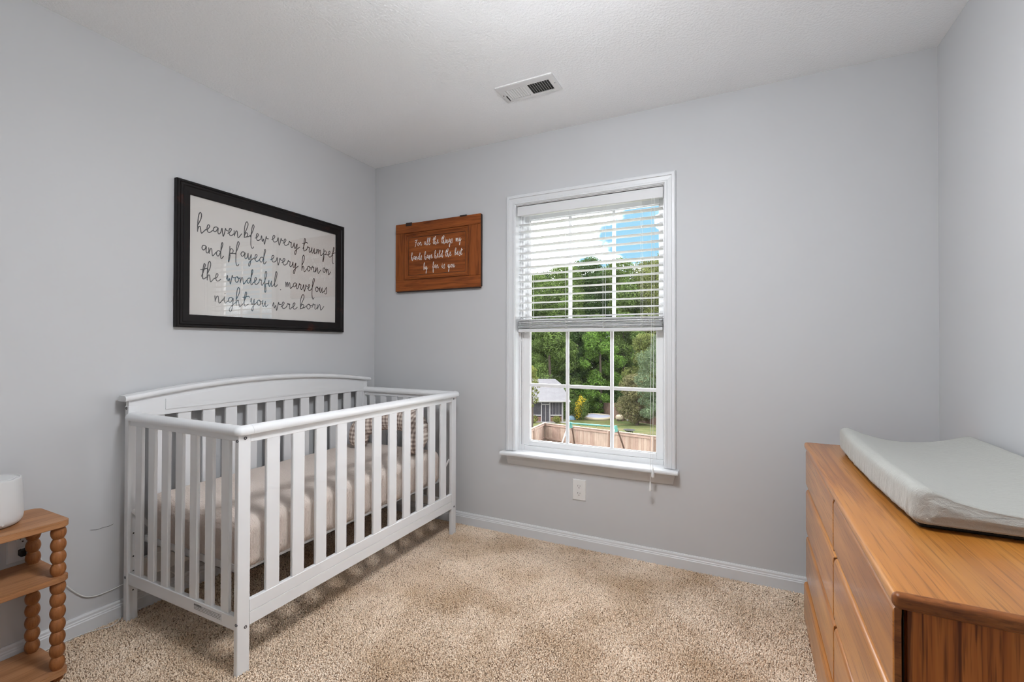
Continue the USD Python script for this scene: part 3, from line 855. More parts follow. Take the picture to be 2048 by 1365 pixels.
def pad_wrinkle(q):
    q = q.copy()
    n = meshkit.fbm(np.stack([q[:, 0] * 7, q[:, 1] * 7, q[:, 2] * 7], 1), 3, 9) - .5
    q[:, 2] += np.where(q[:, 2] > PZ0 + .03, n * .006, 0)
    left = np.clip((.40 - q[:, 0]) / .03, 0, 1) * np.clip((PZ1 - .01 - q[:, 2]) / .05, 0, 1)
    rl = meshkit.fbm(np.stack([q[:, 1] * 100 + q[:, 2] * 25, q[:, 2] * 10, q[:, 0] * 0], 1), 2, 13) - .5
    q[:, 0] += left * rl * .006
    bow = np.clip((q[:, 1] - 1.335) / .825, 0, 1)
    q[:, 0] += np.where(q[:, 0] < .42, -.010 * np.sin(bow * math.pi) + .004, 0)
    return q


pd = Thing('changing_pad', 'contoured baby changing pad in a grey muslin cover on the dresser', 'changing pad', loc=(.55, 1.75, TZ))
pd.part('cover', soft(round_outline(.352, .752, PZ0, PZ1, .020, top=pad_top, step=.006), 1.330, 2.172, .022, n_mid=190, wrinkle=pad_wrinkle, bulge=.006, pleat=.0007), M_padcover, smooth=True)
pd.part('foam_base', roundbox(.372, .746, 1.352, 2.150, TZ + .0005, TZ + .016, .005, 1), M_rubber, label='black non-slip underside')

# ------------------------------------------------------------------ side table with bobbin legs, and what stands on it
st = Thing('side_table', 'small brown wooden three-tier side table with bobbin legs', 'side table', loc=(-2.20, .55, 0))
TX0, TX1, TY0, TY1 = -2.332, -2.076, .335, .765
for name, z0, z1 in (('table_top', .535, .557), ('shelf', .3480, .3665), ('shelf', .0265, .0450)):
    pg = Polygon([(TX0 + .03, TY0 + .03), (TX1 - .03, TY0 + .03), (TX1 - .03, TY1 - .03), (TX0 + .03, TY1 - .03)]).buffer(.03, 8)
    inner = pg.buffer(-.002, 8)
    a = prism(pg, 'z', z0 + .002, z1 - .002)
    b = prism(inner, 'z', z0, z1)
    st.part(name, cat(a, b), M_walnut)
for x in (TX1 - .029, TX0 + .030):
    for y in (TY1 - .025, TY0 + .025):
        prof = []
        for za, zb, nb in ((.045, .348, 7), (.3665, .535, 4)):
            pitch = (zb - za) / nb
            for b in range(nb):
                for t in np.linspace(0, 1, 9)[:-1]:
                    prof.append((.0138 + .0072 * math.sin(math.pi * t) ** .8, za + (b + t) * pitch))
            prof.append((.0138, zb))
        st.part('leg', lathe([(0, 0), (.0135, 0), (.0165, .003), (.0165, .026), (.0138, .0265)] + prof + [(0, .5352)], x, y, 22), M_walnut_leg, smooth=50)

sm = Thing('sound_machine', 'rounded white plastic sound machine on the side table', 'sound machine', loc=(-2.225, .606, .557))
cx, cy = -2.225, .606
sm.part('body', lathe([(0, .5575), (.058, .5575), (.066, .559), (.074, .5645), (.0795, .575), (.0815, .590), (.0805, .620), (.0780, .680), (.0765, .7085), (.0745, .7125), (.0715, .7125), (.0700, .7095), (0, .7090)], cx, cy, 56), M_plastic, smooth=40)
sm.part('top_dial', lathe([(0, .709), (.060, .709), (.062, .7105), (.062, .713), (.060, .7142), (0, .7150)], cx, cy, 48), M_plastic, smooth=40)
ba = math.atan2(0 - cy, 0 - cx)
for k in range(4):
    a = ba + .05 - .13 * k + .35
    p = np.array([cx + .0792 * math.cos(a), cy + .0792 * math.sin(a), .5735])
    nd = np.array([math.cos(a), math.sin(a), -.15])
    sm.part('button', cyl(p - nd * .002, p + nd * .0022, .0034, 12), M_plate)

# plug in the left outlet with its cable, and the second cable along the skirting
pc = Thing('power_plug', 'black power plug in the outlet behind the side table with white cable', 'plug', loc=(XL, .724, .41))
pc.part('plug_body', roundbox(XL + .007, XL + .035, .712, .734, .395, .418, .004, 1), M_rubber)
pts = [(XL + .034, .727, .406), (XL + .045, .742, .404), (XL + .030, .757, .398), (XL + .012, .772, .362), (XL + .008, .800, .300), (XL + .007, .840, .237), (XL + .006, .872, .190), (XL + .006, .905, .154), (XL + .006, .938, .140), (XL + .006, .969, .138), (XL + .007, 1.000, .140), (XL + .010, 1.04, .146), (XL + .012, 1.12, .150), (XL + .018, 1.20, .130), (XL + .022, 1.26, .06), (XL + .024, 1.30, .012)]
pc.part('cable', tube(spline(pts, 6), .0019, 6), M_cord, smooth=True, label='white cable looping along the wall')
c2 = [(XL + .022, .60, .014), (XL + .020, .74, .014), (XL + .017, .84, .014), (XL + .021, .899, .014), (XL + .040, .940, .014), (XL + .058, .968, .014), (XL + .048, .995, .014), (XL + .030, 1.013, .014), (XL + .016, 1.031, .018), (XL + .016, 1.10, .016)]
single('floor_cable', tube(spline(c2, 6), .0014, 6), M_cord, 'thin white cable lying on the carpet edge behind the crib leg', 'cable', smooth=True)

# ------------------------------------------------------------------ handwriting: single-line letter shapes, x-height 1
G = {
 'a': (1.05, [[(.68, .82), (.5, 1.0), (.22, .9), (.08, .55), (.2, .28), (.45, .38), (.7, .9), (.66, .35), (.74, .02), (.9, .06), (1.05, .35)]]),
 'b': (.95, [[(.12, .7), (.45, 1.6), (.6, 2.25), (.44, 2.6), (.2, 2.2), (.06, 1.2), (.05, .0)], [(.06, .25), (.25, .75), (.48, .8), (.55, .5), (.35, .15), (.1, .1)], [(.4, .2), (.7, .3), (.95, .6)]]),
 'd': (1.15, [[(.68, .78), (.48, .95), (.2, .8), (.06, .42), (.2, .1), (.45, .25), (.78, 1.2), (1.0, 2.05), (.95, 2.35), (.82, 2.1), (.72, 1.0), (.7, .1), (.85, -.1), (1.15, .38)]]),
 'e': (.85, [[(0, .3), (.3, .55), (.48, .95), (.38, 1.15), (.22, 1.0), (.15, .5), (.3, .05), (.58, .1), (.85, .4)]]),
 'f': (.8, [[(0, .35), (.4, 1.3), (.55, 2.1), (.42, 2.4), (.25, 2.0), (.22, .5), (.2, -.8), (.3, -1.1), (.42, -.8), (.36, -.1), (.28, .25), (.8, .4)]]),
 'g': (1.1, [[(.68, .82), (.5, 1.0), (.22, .9), (.08, .55), (.2, .25), (.45, .35), (.7, .9), (.64, -.2), (.5, -1.0), (.3, -1.2), (.22, -.85), (.5, -.3), (1.1, .4)]]),
 'h': (1.0, [[(.06, .9), (.4, 1.8), (.48, 2.45), (.33, 2.75), (.14, 2.3), (.03, 1.0), (.03, -.05)], [(.04, .2), (.16, .65), (.32, .72), (.38, .3), (.46, -.2), (.6, -.15), (1.0, .4)]]),
 'i': (.6, [[(0, .35), (.2, .95), (.17, .3), (.3, 0), (.6, .38)], [(.22, 1.4), (.25, 1.46)]]),
 'l': (.65, [[(0, .35), (.35, 1.3), (.55, 2.2), (.42, 2.6), (.25, 2.2), (.13, 1.0), (.14, .2), (.3, 0), (.65, .4)]]),
 'L': (.75, [[(0, .35), (.35, 1.3), (.56, 2.1), (.44, 2.4), (.27, 2.0), (.12, .7), (.08, -.7), (.2, -1.35), (.38, -1.4), (.52, -1.15)]]),
 'm': (1.3, [[(.0, .9), (.05, .05)], [(.05, .15), (.2, .8), (.34, .85), (.4, .1)], [(.4, .2), (.58, .8), (.74, .82), (.8, .02), (.95, -.05), (1.3, .4)]]),
 'n': (1.05, [[(.0, .85), (.05, .05)], [(.05, .15), (.25, .8), (.42, .8), (.5, .0), (.65, -.08), (1.05, .55)]]),
 'o': (.85, [[(.4, .92), (.14, .75), (.08, .3), (.32, .02), (.58, .3), (.55, .75), (.36, .92), (.5, .72), (.85, .68)]]),
 'p': (.95, [[(.16, 1.3), (.12, .4), (-.04, -.9), (.02, -1.1), (.18, -.2), (.16, .6), (.35, 1.0), (.62, .85), (.55, .42), (.25, .25), (.95, .4)]]),
 'r': (.85, [[(0, .3), (.2, 1.0), (.3, .78), (.5, .85), (.45, .2), (.6, .0), (.85, .38)]]),
 's': (.75, [[(0, .25), (.45, 1.1), (.52, .5), (.5, .0), (.25, -.18), (.1, .0)]]),
 't': (.7, [[(0, .35), (.35, 1.5), (.46, 2.1), (.32, 2.25), (.2, 1.6), (.13, .4), (.25, 0), (.7, .4)], [(-.12, 1.3), (.3, 1.45), (.7, 1.65), (.86, 1.5)]]),
 'T': (.8, [[(0, .35), (.35, 1.3), (.5, 1.9), (.38, 2.1), (.25, 1.5), (.14, .2), (.16, -.9), (.38, -1.0)], [(.0, .75), (.4, .95), (.8, 1.15), (.98, .9)]]),
 'u': (1.05, [[(0, .35), (.15, .95), (.12, .2), (.3, 0), (.6, .9)], [(.6, .9), (.58, .2), (.7, -.02), (1.05, .4)]]),
 'v': (.9, [[(0, .35), (.14, .95), (.22, .2), (.32, -.25), (.5, .4), (.6, 1.0), (.7, .72), (.9, .68)]]),
 'w': (1.25, [[(0, .35), (.15, .95), (.25, .05), (.45, .5), (.52, .1), (.62, -.3), (.88, 1.0), (.98, .7), (1.25, .72)]]),
 'y': (1.05, [[(0, .35), (.12, .95), (.15, .2), (.32, .05), (.62, .9), (.5, -.4), (.36, -1.0), (.22, -.95), (.32, -.4), (1.05, .5)]]),
 'F': (1.0, [[(.1, 1.75), (.3, 2.05), (1.05, 2.0)], [(.55, 2.0), (.45, 1.0), (.3, .1), (.05, -.15)], [(.2, 1.05), (.75, 1.2)]]),
 '.': (.4, [[(.15, .0), (.2, .06)]]),
}


def handwriting(words, xh, pen, asc=1.0):
    """words: (text, u0, v0, u1, v1) along their base lines. Returns 2-D shapes."""
    shapes = []
    for w, u0, v0, u1, v1 in words:
        adv = sum(G[c][0] for c in w)
        sx = (u1 - u0) / (adv - .12)
        x = 0.0
        for c in w:
            for s in G[c][1]:
                q = np.array([(u0 + (x + a) * sx, v0 + (v1 - v0) * (x + a) / adv + (b if b < 1 else 1 + (b - 1) * asc) * xh) for a, b in s])
                shapes.append(LineString(spline(q, 7)).buffer(pen, 4))
            x += G[c][0]
    u = unary_union(shapes).simplify(pen * .12)
    return list(getattr(u, 'geoms', [u]))


# framed print on the left wall
FRY0, FRY1, FRZ0, FRZ1, FW = 1.219, 2.227, 1.245, 1.939, .0615
pf = Thing('framed_print', 'black framed handwritten print on the wall above the crib', 'picture', loc=(XL, 1.723, 1.592))
MOULD = [(0, .004), (0, .024), (.005, .0285), (.011, .0285), (.013, .0265), (.016, .0300), (.024, .0300), (.029, .0265), (FW - .003, .0235), (FW, .018), (FW, .006)]
def frame_piece(side):
    ms = []
    for (o0, t0), (o1, t1) in zip(MOULD[:-1], MOULD[1:]):
        p = []
        for o, t in ((o0, t0), (o1, t1)):
            for d in (.003, t):
                if side in 'lr':
                    y = FRY0 + o if side == 'l' else FRY1 - o
                    p += [(XL + d, y, FRZ0 + o), (XL + d, y, FRZ1 - o)]
                else:
                    z = FRZ1 - o if side == 't' else FRZ0 + o
                    p += [(XL + d, FRY0 + o, z), (XL + d, FRY1 - o, z)]
        p = np.array(p)
        if np.ptp(p, axis=0).min() > 1e-6:
            ms.append(hull(p))
    return cat(ms)
for s in 'lrtb':
    pf.part('frame_rail', frame_piece(s), M_frame)
pp = pf.part('print', box(XL + .008, XL + .0115, FRY0 + FW - .006, FRY1 - FW + .006, FRZ0 + FW - .006, FRZ1 - FW + .006), M_paper, label='cream paper with black handwriting')
WORDS = [('heaven', 1.317, 1.712, 1.533, 1.728), ('bLew', 1.550, 1.730, 1.687, 1.728), ('every', 1.711, 1.742, 1.889, 1.728), ('trumpeT', 1.917, 1.728, 2.162, 1.722),
         ('and', 1.336, 1.618, 1.440, 1.600), ('pLayed', 1.470, 1.625, 1.675, 1.610), ('every', 1.706, 1.628, 1.881, 1.614), ('horn', 1.910, 1.610, 2.044, 1.612), ('on', 2.064, 1.620, 2.123, 1.612),
         ('the', 1.338, 1.484, 1.426, 1.480), ('wonderful', 1.459, 1.486, 1.745, 1.490), ('.', 1.762, 1.476, 1.772, 1.476), ('marveLous', 1.802, 1.495, 2.100, 1.490),
         ('night', 1.402, 1.378, 1.572, 1.366), ('you', 1.589, 1.380, 1.687, 1.372), ('were', 1.719, 1.368, 1.875, 1.372), ('born', 1.899, 1.376, 2.069, 1.386)]
ink = cat([prism(g, 'x', XL + .0116, XL + .0120) for g in handwriting(WORDS, .0335, .0021)])
pf.part('lettering', ink, M_letter_black, parent=pp)
pf.part('glass', box(XL + .0145, XL + .0165, FRY0 + FW - .004, FRY1 - FW + .004, FRZ0 + FW - .004, FRZ1 - FW + .004), M_frame_glass)

# wooden cabinet-door sign on the back wall
sg = Thing('wooden_sign', 'reddish brown cabinet door sign with white script on the wall', 'sign', loc=(-1.798, YB, 1.767))
SX0, SX1, SZ0, SZ1 = -2.140, -1.456, 1.5345, 2.000
sg.part('top_rail', box(SX0, SX1, YB - .023, YB - .004, 1.9345, SZ1, .002), M_sign)
sg.part('bottom_rail', box(SX0, SX1, YB - .023, YB - .004, SZ0, 1.6095, .002), M_sign)
sg.part('stile', box(SX0, -2.068, YB - .023, YB - .004, 1.610, 1.934, .0015), M_sign_stile)
sg.part('stile', box(-1.543, SX1, YB - .023, YB - .004, 1.610, 1.934, .0015), M_sign_stile)
sg.part('edge_strip', cat(box(SX0 + .012, SX1 - .004, YB - .021, YB - .005, SZ0 - .007, SZ0), box(SX1, SX1 + .003, YB - .020, YB - .005, SZ0 + .004, SZ1 - .004)), M_sign_edge, label='dark worn edge')
IX0, IX1, IZ0, IZ1 = -2.0675, -1.5435, 1.6100, 1.9340
BM = [(.0025, .0215), (.006, .0230), (.011, .0220), (.014, .0185), (.024, .0160), (.0315, .0145)]
for side in 'lrtb':
    ms = []
    for (o0, t0), (o1, t1) in zip(BM[:-1], BM[1:]):
        p = []
        for o, t in ((o0, t0), (o1 - .0006, t1)):
            for d in (.005, t):
                if side in 'lr':
                    x = IX0 + o if side == 'l' else IX1 - o
                    p += [(x, YB - d, IZ0 + o), (x, YB - d, IZ1 - o)]
                else:
                    z = IZ1 - o if side == 't' else IZ0 + o
                    p += [(IX0 + o, YB - d, z), (IX1 - o, YB - d, z)]
        ms.append(hull(p))
    sg.part('moulding', cat(ms), M_sign if side in 'tb' else M_sign_stile)
sg.part('groove_line', cat(*[box(a, b, YB - .0135, YB - .005, c, d) for a, b, c, d in ((IX0, IX0 + .0026, IZ0, IZ1), (IX1 - .0026, IX1, IZ0, IZ1), (IX0, IX1, IZ0, IZ0 + .0026), (IX0, IX1, IZ1 - .0026, IZ1))],
                          *[box(a, b, YB - .0122, YB - .005, c, d) for a, b, c, d in ((IX0 + .0315, IX0 + .034, IZ0 + .03, IZ1 - .03), (IX1 - .034, IX1 - .0315, IZ0 + .03, IZ1 - .03), (IX0 + .03, IX1 - .03, IZ0 + .0315, IZ0 + .034), (IX0 + .03, IX1 - .03, IZ1 - .034, IZ1 - .0315))]),
        M_sign_edge, label='dark strips in the moulding grooves')
sp = sg.part('panel', box(IX0 + .03, IX1 - .03, YB - .0115, YB - .005, IZ0 + .03, IZ1 - .03), M_sign)
SW = [('For', -1.982, 1.840, -1.926, 1.841), ('all', -1.906, 1.839, -1.854, 1.839), ('the', -1.831, 1.841, -1.786, 1.841), ('things', -1.762, 1.840, -1.676, 1.838), ('my', -1.649, 1.840, -1.609, 1.842),
      ('hands', -2.012, 1.748, -1.923, 1.747), ('have', -1.900, 1.746, -1.835, 1.746), ('held', -1.817, 1.747, -1.751, 1.748), ('the', -1.730, 1.749, -1.685, 1.750), ('best', -1.657, 1.751, -1.601, 1.749),
      ('by', -1.908, 1.672, -1.876, 1.674), ('far', -1.834, 1.676, -1.787, 1.676), ('is', -1.760, 1.674, -1.735, 1.675), ('you', -1.711, 1.672, -1.657, 1.674)]
ink = cat([prism(g, 'y', YB - .0122, YB - .0115) for g in handwriting(SW, .0245, .00135, .62)])
sg.part('lettering', ink, M_letter_white, parent=sp)
for x0, x1, dz in ((-2.052, -2.000, .0), (-1.613, -1.560, .004)):
    sg.part('hinge', cat(box(x0, x1, YB - .0245, YB - .004, SZ1 - .018 + dz * 3, SZ1 + .001, .001), cyl((x0 + .002, YB - .021, SZ1 + .001), (x1 - .002, YB - .021, SZ1 + .001), .0045, 12)), M_sign_edge)

# ------------------------------------------------------------------ fill lamp, added on the ceiling out of view to light the room
M_glow = usdkit.material(stage, '/World/Looks/fill_lamp_glow', {"e": ("emission", {"color": (0.958, 0.986, 1.03), "strength": FILL_LAMP})}, surface="e.emission")
LX, LY = -.46, 1.02
lp = Thing('ceiling_lamp', 'unseen white disc ceiling lamp added as fill light', 'lamp', loc=(LX, LY, H))
lp.part('canopy', lathe([(0, H - .03), (.06, H - .028), (.07, H - .004), (.07, H), (0, H)], LX, LY, 32), M_metal_white, smooth=40)
lp.part('stem', cyl((LX, LY, H - .125), (LX, LY, H - .02), .012, 12), M_metal_white)
lp.part('pan', lathe([(0, H - .125), (.29, H - .125), (.296, H - .122), (.296, H - .118), (.29, H - .115), (0, H - .110)], LX, LY, 48), M_metal_white, smooth=40)  # made this wide to keep direct lamp light off the visible ceiling
lp.part('glass_shade', lathe([(0, H - .245), (.10, H - .242), (.16, H - .232), (.195, H - .212), (.205, H - .185), (.205, H - .126), (0, H - .126)], LX, LY, 40), M_glow, smooth=40)  # glowing body of the added fill lamp

# ================================================================== outside: the yard behind the house falls away from the window
FH = np.array([-math.sin(YAW), math.cos(YAW), 0.0])     # away from the house
SH = np.array([math.cos(YAW), math.sin(YAW), 0.0])      # along the back fence


def ground(d):
    return -2.6 - .09 * d


def yard(s, d, z=0.0):
    """A point s metres to the side and d metres out, z above the ground there."""
    p = FH * d + SH * s
    return np.array([p[0], p[1], ground(d) + z])


M_lawn = usdkit.material(stage, '/World/Looks/lawn', {
    "g": ("geometry", {}), "n": ("noise_texture", {"scale": .35, "detail": 5.0, "roughness": 0.6}), "n2": ("noise_texture", {"scale": 9.0, "detail": 3.0}),
    "r": ("rgb_ramp", {"ramp": [(0.36, (0.0475, 0.065, 0.021)), (0.50, (0.075, 0.085, 0.03)), (0.62, (0.11, 0.0975, 0.0475))]}),
    "b": ("bump", {"strength": 0.6, "distance": 0.05}), "p": ("principled_bsdf", {"roughness": 0.95, "specular_ior_level": 0.1})},
    [("g.position", "n.vector"), ("g.position", "n2.vector"), ("n.fac", "r.fac"), ("r.color", "p.base_color"), ("n2.fac", "b.height"), ("b.normal", "p.normal")], surface="p.BSDF")
gs, gd = np.meshgrid(np.linspace(-70, 90, 33), np.linspace(4, 190, 38))
gv = np.array([yard(a, b, .12 * math.sin(a * .31 + b * .17)) for a, b in zip(gs.ravel(), gd.ravel())])
gf = []
for i in range(37):
    for j in range(32):
        a = i * 33 + j
        gf += [(a, a + 1, a + 34), (a, a + 34, a + 33)]
m = single('lawn', trimesh.Trimesh(gv, np.array(gf), process=False), M_lawn, None, None, smooth=True)
setdata(m.GetPrim(), kind='structure')

# board fences
M_picket = usdkit.material(stage, '/World/Looks/cedar_picket', {
    "g": ("geometry", {}), "oi": ("object_info", {}), "m": ("mapping", {"mapping_type": "point", "scale": (9.0, 9.0, 0.8)}), "n": ("noise_texture", {"scale": 1.0, "detail": 4.0}),
    "r": ("rgb_ramp", {"ramp": [(0.3, (0.18, 0.1175, 0.0875)), (0.5, (0.24, 0.17, 0.1325)), (0.7, (0.285, 0.215, 0.175))]}), "p": ("principled_bsdf", {"roughness": 0.85})},
    [("g.position", "m.vector"), ("m.vector", "n.vector"), ("n.fac", "r.fac"), ("r.color", "p.base_color")], surface="p.BSDF")
M_picket2 = mat('cedar_picket_pale', (0.27, 0.2025, 0.16), 0.85, vary=(3, .18))
M_picket3 = mat('cedar_picket_pink', (0.225, 0.1525, 0.12), 0.85, vary=(3, .18))
M_oldpicket = mat('weathered_picket', (0.115, 0.070, 0.050), 0.9, vary=(2.5, .35))


def fence(a, b, label, h=1.83, pick=(M_picket, M_picket2, M_picket3), joined=False, rails=True, group=None):
    """Vertical boards between two yard spots a, b = (s, d)."""
    a, b = np.array(a, float), np.array(b, float)
    base = yard(*a)
    t = Thing('board_fence', label, 'fence', loc=base, group=group)
    pa, pb = yard(*a), yard(*b)
    along = (pb - pa)[:2]
    Lf = np.linalg.norm(along)
    u = along / Lf
    nrm = np.array([-u[1], u[0]])
    if nrm @ (-pa[:2]) < 0:
        nrm = -nrm                                        # towards the house
    n = int(Lf / .145)
    rng = np.random.default_rng(int(abs(pa[0] * 97 + pb[1] * 31)))
    ms = []
    def board(q0, q1, z0, z1, y0, y1):
        p = []
        for q in (q0, q1):
            for y in (y0, y1):
                x = pa[:2] + u * q * Lf + nrm * y
                gz = pa[2] + (pb[2] - pa[2]) * q
                p += [(x[0], x[1], gz + z0), (x[0], x[1], gz + z1)]
        return hull(p)
    for i in range(n):
        q0, q1 = i / n, (i + .955) / n
        m = board(q0, q1, .03, h + rng.uniform(-.012, .012), 0, .018)
        if joined:
            ms.append(m)
        else:
            t.part('picket', m, pick[int(rng.integers(0, len(pick)))])
    if joined:
        t.part('pickets', cat(ms), pick[0], kind='stuff')
    if rails:
        for z in (.25, 1.02, h - .12):
            t.part('rail', board(0, 1, z, z + .085, .018, .056), pick[-1])
        t.part('cap_rail', board(0, 1, h - .005, h + .03, -.02, .07), pick[min(1, len(pick) - 1)])
        k = max(2, int(Lf / 2.4))
        for i in range(k + 1):
            t.part('fence_post', board(max(0, i / k - .045 / Lf), min(1, i / k + .045 / Lf), 0, h - .01, .018, .11), pick[0])
    return t


CN = (1.70, 24.2)
fence(CN, (8.10, 13.7), 'cedar board fence running right from the yard corner behind the swing frame')
fence(CN, (.28, 18.5), 'cedar board fence running left and nearer from the yard corner')
fence((11.2, 56), (14.1, 44), 'weathered dark board fence at the far end of the lawn', pick=(M_oldpicket,), joined=True, rails=False)
fence((14.1, 44), (17.0, 32), 'weathered dark board fence beyond the right side of the lawn', pick=(M_oldpicket,), joined=True, rails=False)

# swing frame
M_teal = mat('teal_plastic', (0.035, 0.135, 0.1125), 0.4)
M_legw = mat('pale_steel', (0.31, 0.3, 0.285), 0.5)
M_legb = mat('brown_steel', (0.055, 0.0325, 0.025), 0.5)
sw = Thing('swing_frame', 'teal-topped A-frame swing set standing inside the cedar fence', 'swing set', loc=yard(3.4, 19.6))
E0, E1 = yard(2.59, 20.5, 2.12), yard(4.25, 18.8, 2.12)
sw.part('top_bar', tube([E0, E1], .036, 12), M_teal)
bd = (E1 - E0) / np.linalg.norm(E1 - E0)
out_ = np.cross(bd, [0, 0, 1.0]); out_ /= np.linalg.norm(out_)
if out_ @ FH > 0:
    out_ = -out_
for e, sg_ in ((E0, 1), (E1, -1)):
    p = []
    for k_, zz_ in ((-.06, .045), (.06, .045), (-.13, -.22), (.13, -.22)):
        for w in (-.03, .06):
            p.append(e + bd * w * sg_ + out_ * k_ + np.array([0, 0, zz_]))
    sw.part('bracket', hull(p), M_teal)
    for s_, mm in ((1, M_legw), (-1, M_legb)):
        f_ = e + out_ * s_ * .95 - bd * sg_ * .25
        dd = f_[0] * FH[0] + f_[1] * FH[1]
        f_[2] = ground(dd)
        sw.part('leg', tube([e + out_ * s_ * .12 - np.array([0, 0, .10]), f_], .034, 10), mm)
for q in (.22, .40, .60, .78):
    c_ = E0 + (E1 - E0) * q
    sw.part('swing_hook', tube([c_ - [0, 0, .03], c_ - [0, 0, .075]], .010, 6), M_legb)

# neighbour's house with a screened porch
M_shingle = mat('grey_shingles', (0.095, 0.093, 0.1), 0.9, vary=(1.5, .12))
M_white_wood = mat('porch_white', (0.21, 0.205, 0.205), 0.6)
M_screen = mat('porch_dark_screen', (0.0225, 0.021, 0.0275), 0.8, vary=(1.2, .3))
M_brick = usdkit.material(stage, '/World/Looks/porch_brick', {
    "g": ("geometry", {}), "b": ("brick_texture", {"scale": 4.0, "color1": (0.1, 0.035, 0.0225), "color2": (0.075, 0.0275, 0.02), "mortar": (0.125, 0.1, 0.085)}),
    "p": ("principled_bsdf", {"roughness": 0.9})}, [("g.position", "b.vector"), ("b.color", "p.base_color")], surface="p.BSDF")
HD = 48.0
hs = Thing('neighbour_house', 'grey-roofed neighbour house with a dark screened porch beyond the fence', 'house', loc=yard(1.0, HD))
def hp(s, dd, z):
    p = FH * (HD + dd) + SH * s
    return (p[0], p[1], ground(HD) + z)
def hbox(s0, s1, d0, d1, z0, z1):
    return hull([hp(s, d, z) for s in (s0, s1) for d in (d0, d1) for z in (z0, z1)])
hs.part('porch_wall', hbox(-6.0, 5.35, .25, .35, .0, 2.15), M_screen, label='dark insect screen of the porch')
hs.part('side_wall', hbox(5.25, 5.40, .2, 5.0, .0, 2.15), M_white_wood)
hs.part('brick_base', hbox(-6.0, 5.35, .12, .24, .0, .55), M_brick)
hs.part('step', hbox(-6.0, 5.9, -.5, .10, -.25, .06), M_white_wood)
for s in (1.02, 3.10, 3.98, 5.28):
    hs.part('porch_post', hbox(s - .055, s + .055, .08, .26, .0, 2.16), M_white_wood)
for s0, s1, z in ((-6, 3.1, .72), (3.98, 5.3, .72)):
    hs.part('porch_rail', hbox(s0, s1, .08, .22, z - .045, z + .045), M_white_wood)
hs.part('beam', hbox(-6, 5.4, .05, .30, 2.06, 2.24), M_white_wood)
dor = hs.part('screen_door', hbox(3.16, 3.92, .10, .14, .0, 1.98), M_screen)
hs.part('door_rail', cat(hbox(3.14, 3.94, .07, .10, 1.80, 1.92), hbox(3.52, 3.57, .07, .10, .0, 1.9)), M_white_wood, parent=dor)
for s in (4.3, 4.6, 4.95):
    hs.part('screen_mullion', hbox(s - .014, s + .014, .20, .245, .72, 2.1), M_white_wood)
roof_r = hull([hp(-8, -.55, 2.22), hp(6.02, -.55, 2.22), hp(-8, -.55, 2.36), hp(6.02, -.55, 2.34), hp(-8, 5.0, 4.15), hp(5.55, 3.6, 3.72), hp(5.00, 5.0, 4.15), hp(-8, 5.2, 4.0), hp(5.9, 4.9, 2.4)])
hs.part('roof', roof_r, M_shingle)
hs.part('gutter', hbox(-8, 6.05, -.66, -.54, 2.20, 2.33), M_white_wood)

# small things on the far lawn
M_cream = mat('cream_plastic', (0.31, 0.265, 0.19), 0.6)
M_bluewhite = mat('pale_blue_cover', (0.23, 0.24, 0.3), 0.5)
M_tarp = mat('blue_tarp', (0.125, 0.21, 0.275), 0.5)
M_soil = mat('mulch', (0.16, 0.11, 0.085), 0.95, vary=(2, .3))
pb_ = yard(9.9, 53.5)
po = Thing('paddling_pool', 'low round pale pool with a cream rim right of the yellow bush', 'pool', loc=pb_)
def ell(rx, ry, n=40):
    return [pb_ + SH * rx * math.cos(a) + FH * ry * math.sin(a) for a in np.linspace(0, 2 * math.pi, n, endpoint=False)]
po.part('rim', tube([q + np.array([0, 0, .22]) for q in ell(1.7, 1.7)], .16, 10, closed=True), M_cream, smooth=True)
po.part('pool_wall', trimesh.Trimesh(*(lambda a: (np.vstack([np.array(a), np.array(a) + [0, 0, .3]]), np.array([(i, (i + 1) % 40, 40 + (i + 1) % 40) for i in range(40)] + [(i, 40 + (i + 1) % 40, 40 + i) for i in range(40)])))(ell(1.62, 1.62)), process=False), M_white_wood)
cv = np.vstack([[pb_ + np.array([0, 0, .42])]] + [[p + np.array([0, 0, .30 + .05 * math.sin(7 * i)]) for i, p in enumerate(ell(1.6, 1.6))]])
po.part('cover', trimesh.Trimesh(cv, np.array([(0, 1 + i, 1 + (i + 1) % 40) for i in range(40)]), process=False), M_bluewhite, smooth=True)
def heap(name, label, catname, c, rx, ry, h, mt_, seed):
    mm = trimesh.creation.icosphere(3)
    v = np.array(mm.vertices)
    v *= (.75 + .5 * meshkit.fbm(v * 2.3 + seed, 3, seed))[:, None]
    v = v[:, :1] * SH * rx + v[:, 1:2] * FH * ry + np.array([0, 0, 1.0]) * np.maximum(v[:, 2:], -.1) * h
    t = Thing(name, label, catname, loc=c)
    t.part('folds', trimesh.Trimesh(v + c, mm.faces, process=False), mt_, smooth=30)
    return t
heap('tarp_heap', 'small heap of light blue tarp left of the yellow bush', 'tarp', yard(6.75, 52.5), .55, .5, .38, M_tarp, 3)
yt = Thing('yard_cart', 'cream rounded cart-like object on the lawn before the far fence', 'garden cart', loc=yard(12.0, 50.5))
cc = yard(11.85, 50.5)
mm = trimesh.creation.icosphere(3)
v = np.array(mm.vertices); v = np.sign(v) * np.abs(v) ** .75
yt.part('body', trimesh.Trimesh(v[:, :1] * SH * .42 + v[:, 1:2] * FH * .4 + v[:, 2:] * np.array([0, 0, .30]) + cc + [0, 0, .36], mm.faces, process=False), M_cream, smooth=True)
yt.part('handle', tube([cc + SH * .36 + [0, 0, .30], cc + SH * .36 + [0, 0, .60], cc + SH * .78 + [0, 0, .60], cc + SH * .78 + [0, 0, .22], cc + SH * .95 + [0, 0, .02]], .03, 8), M_cream)
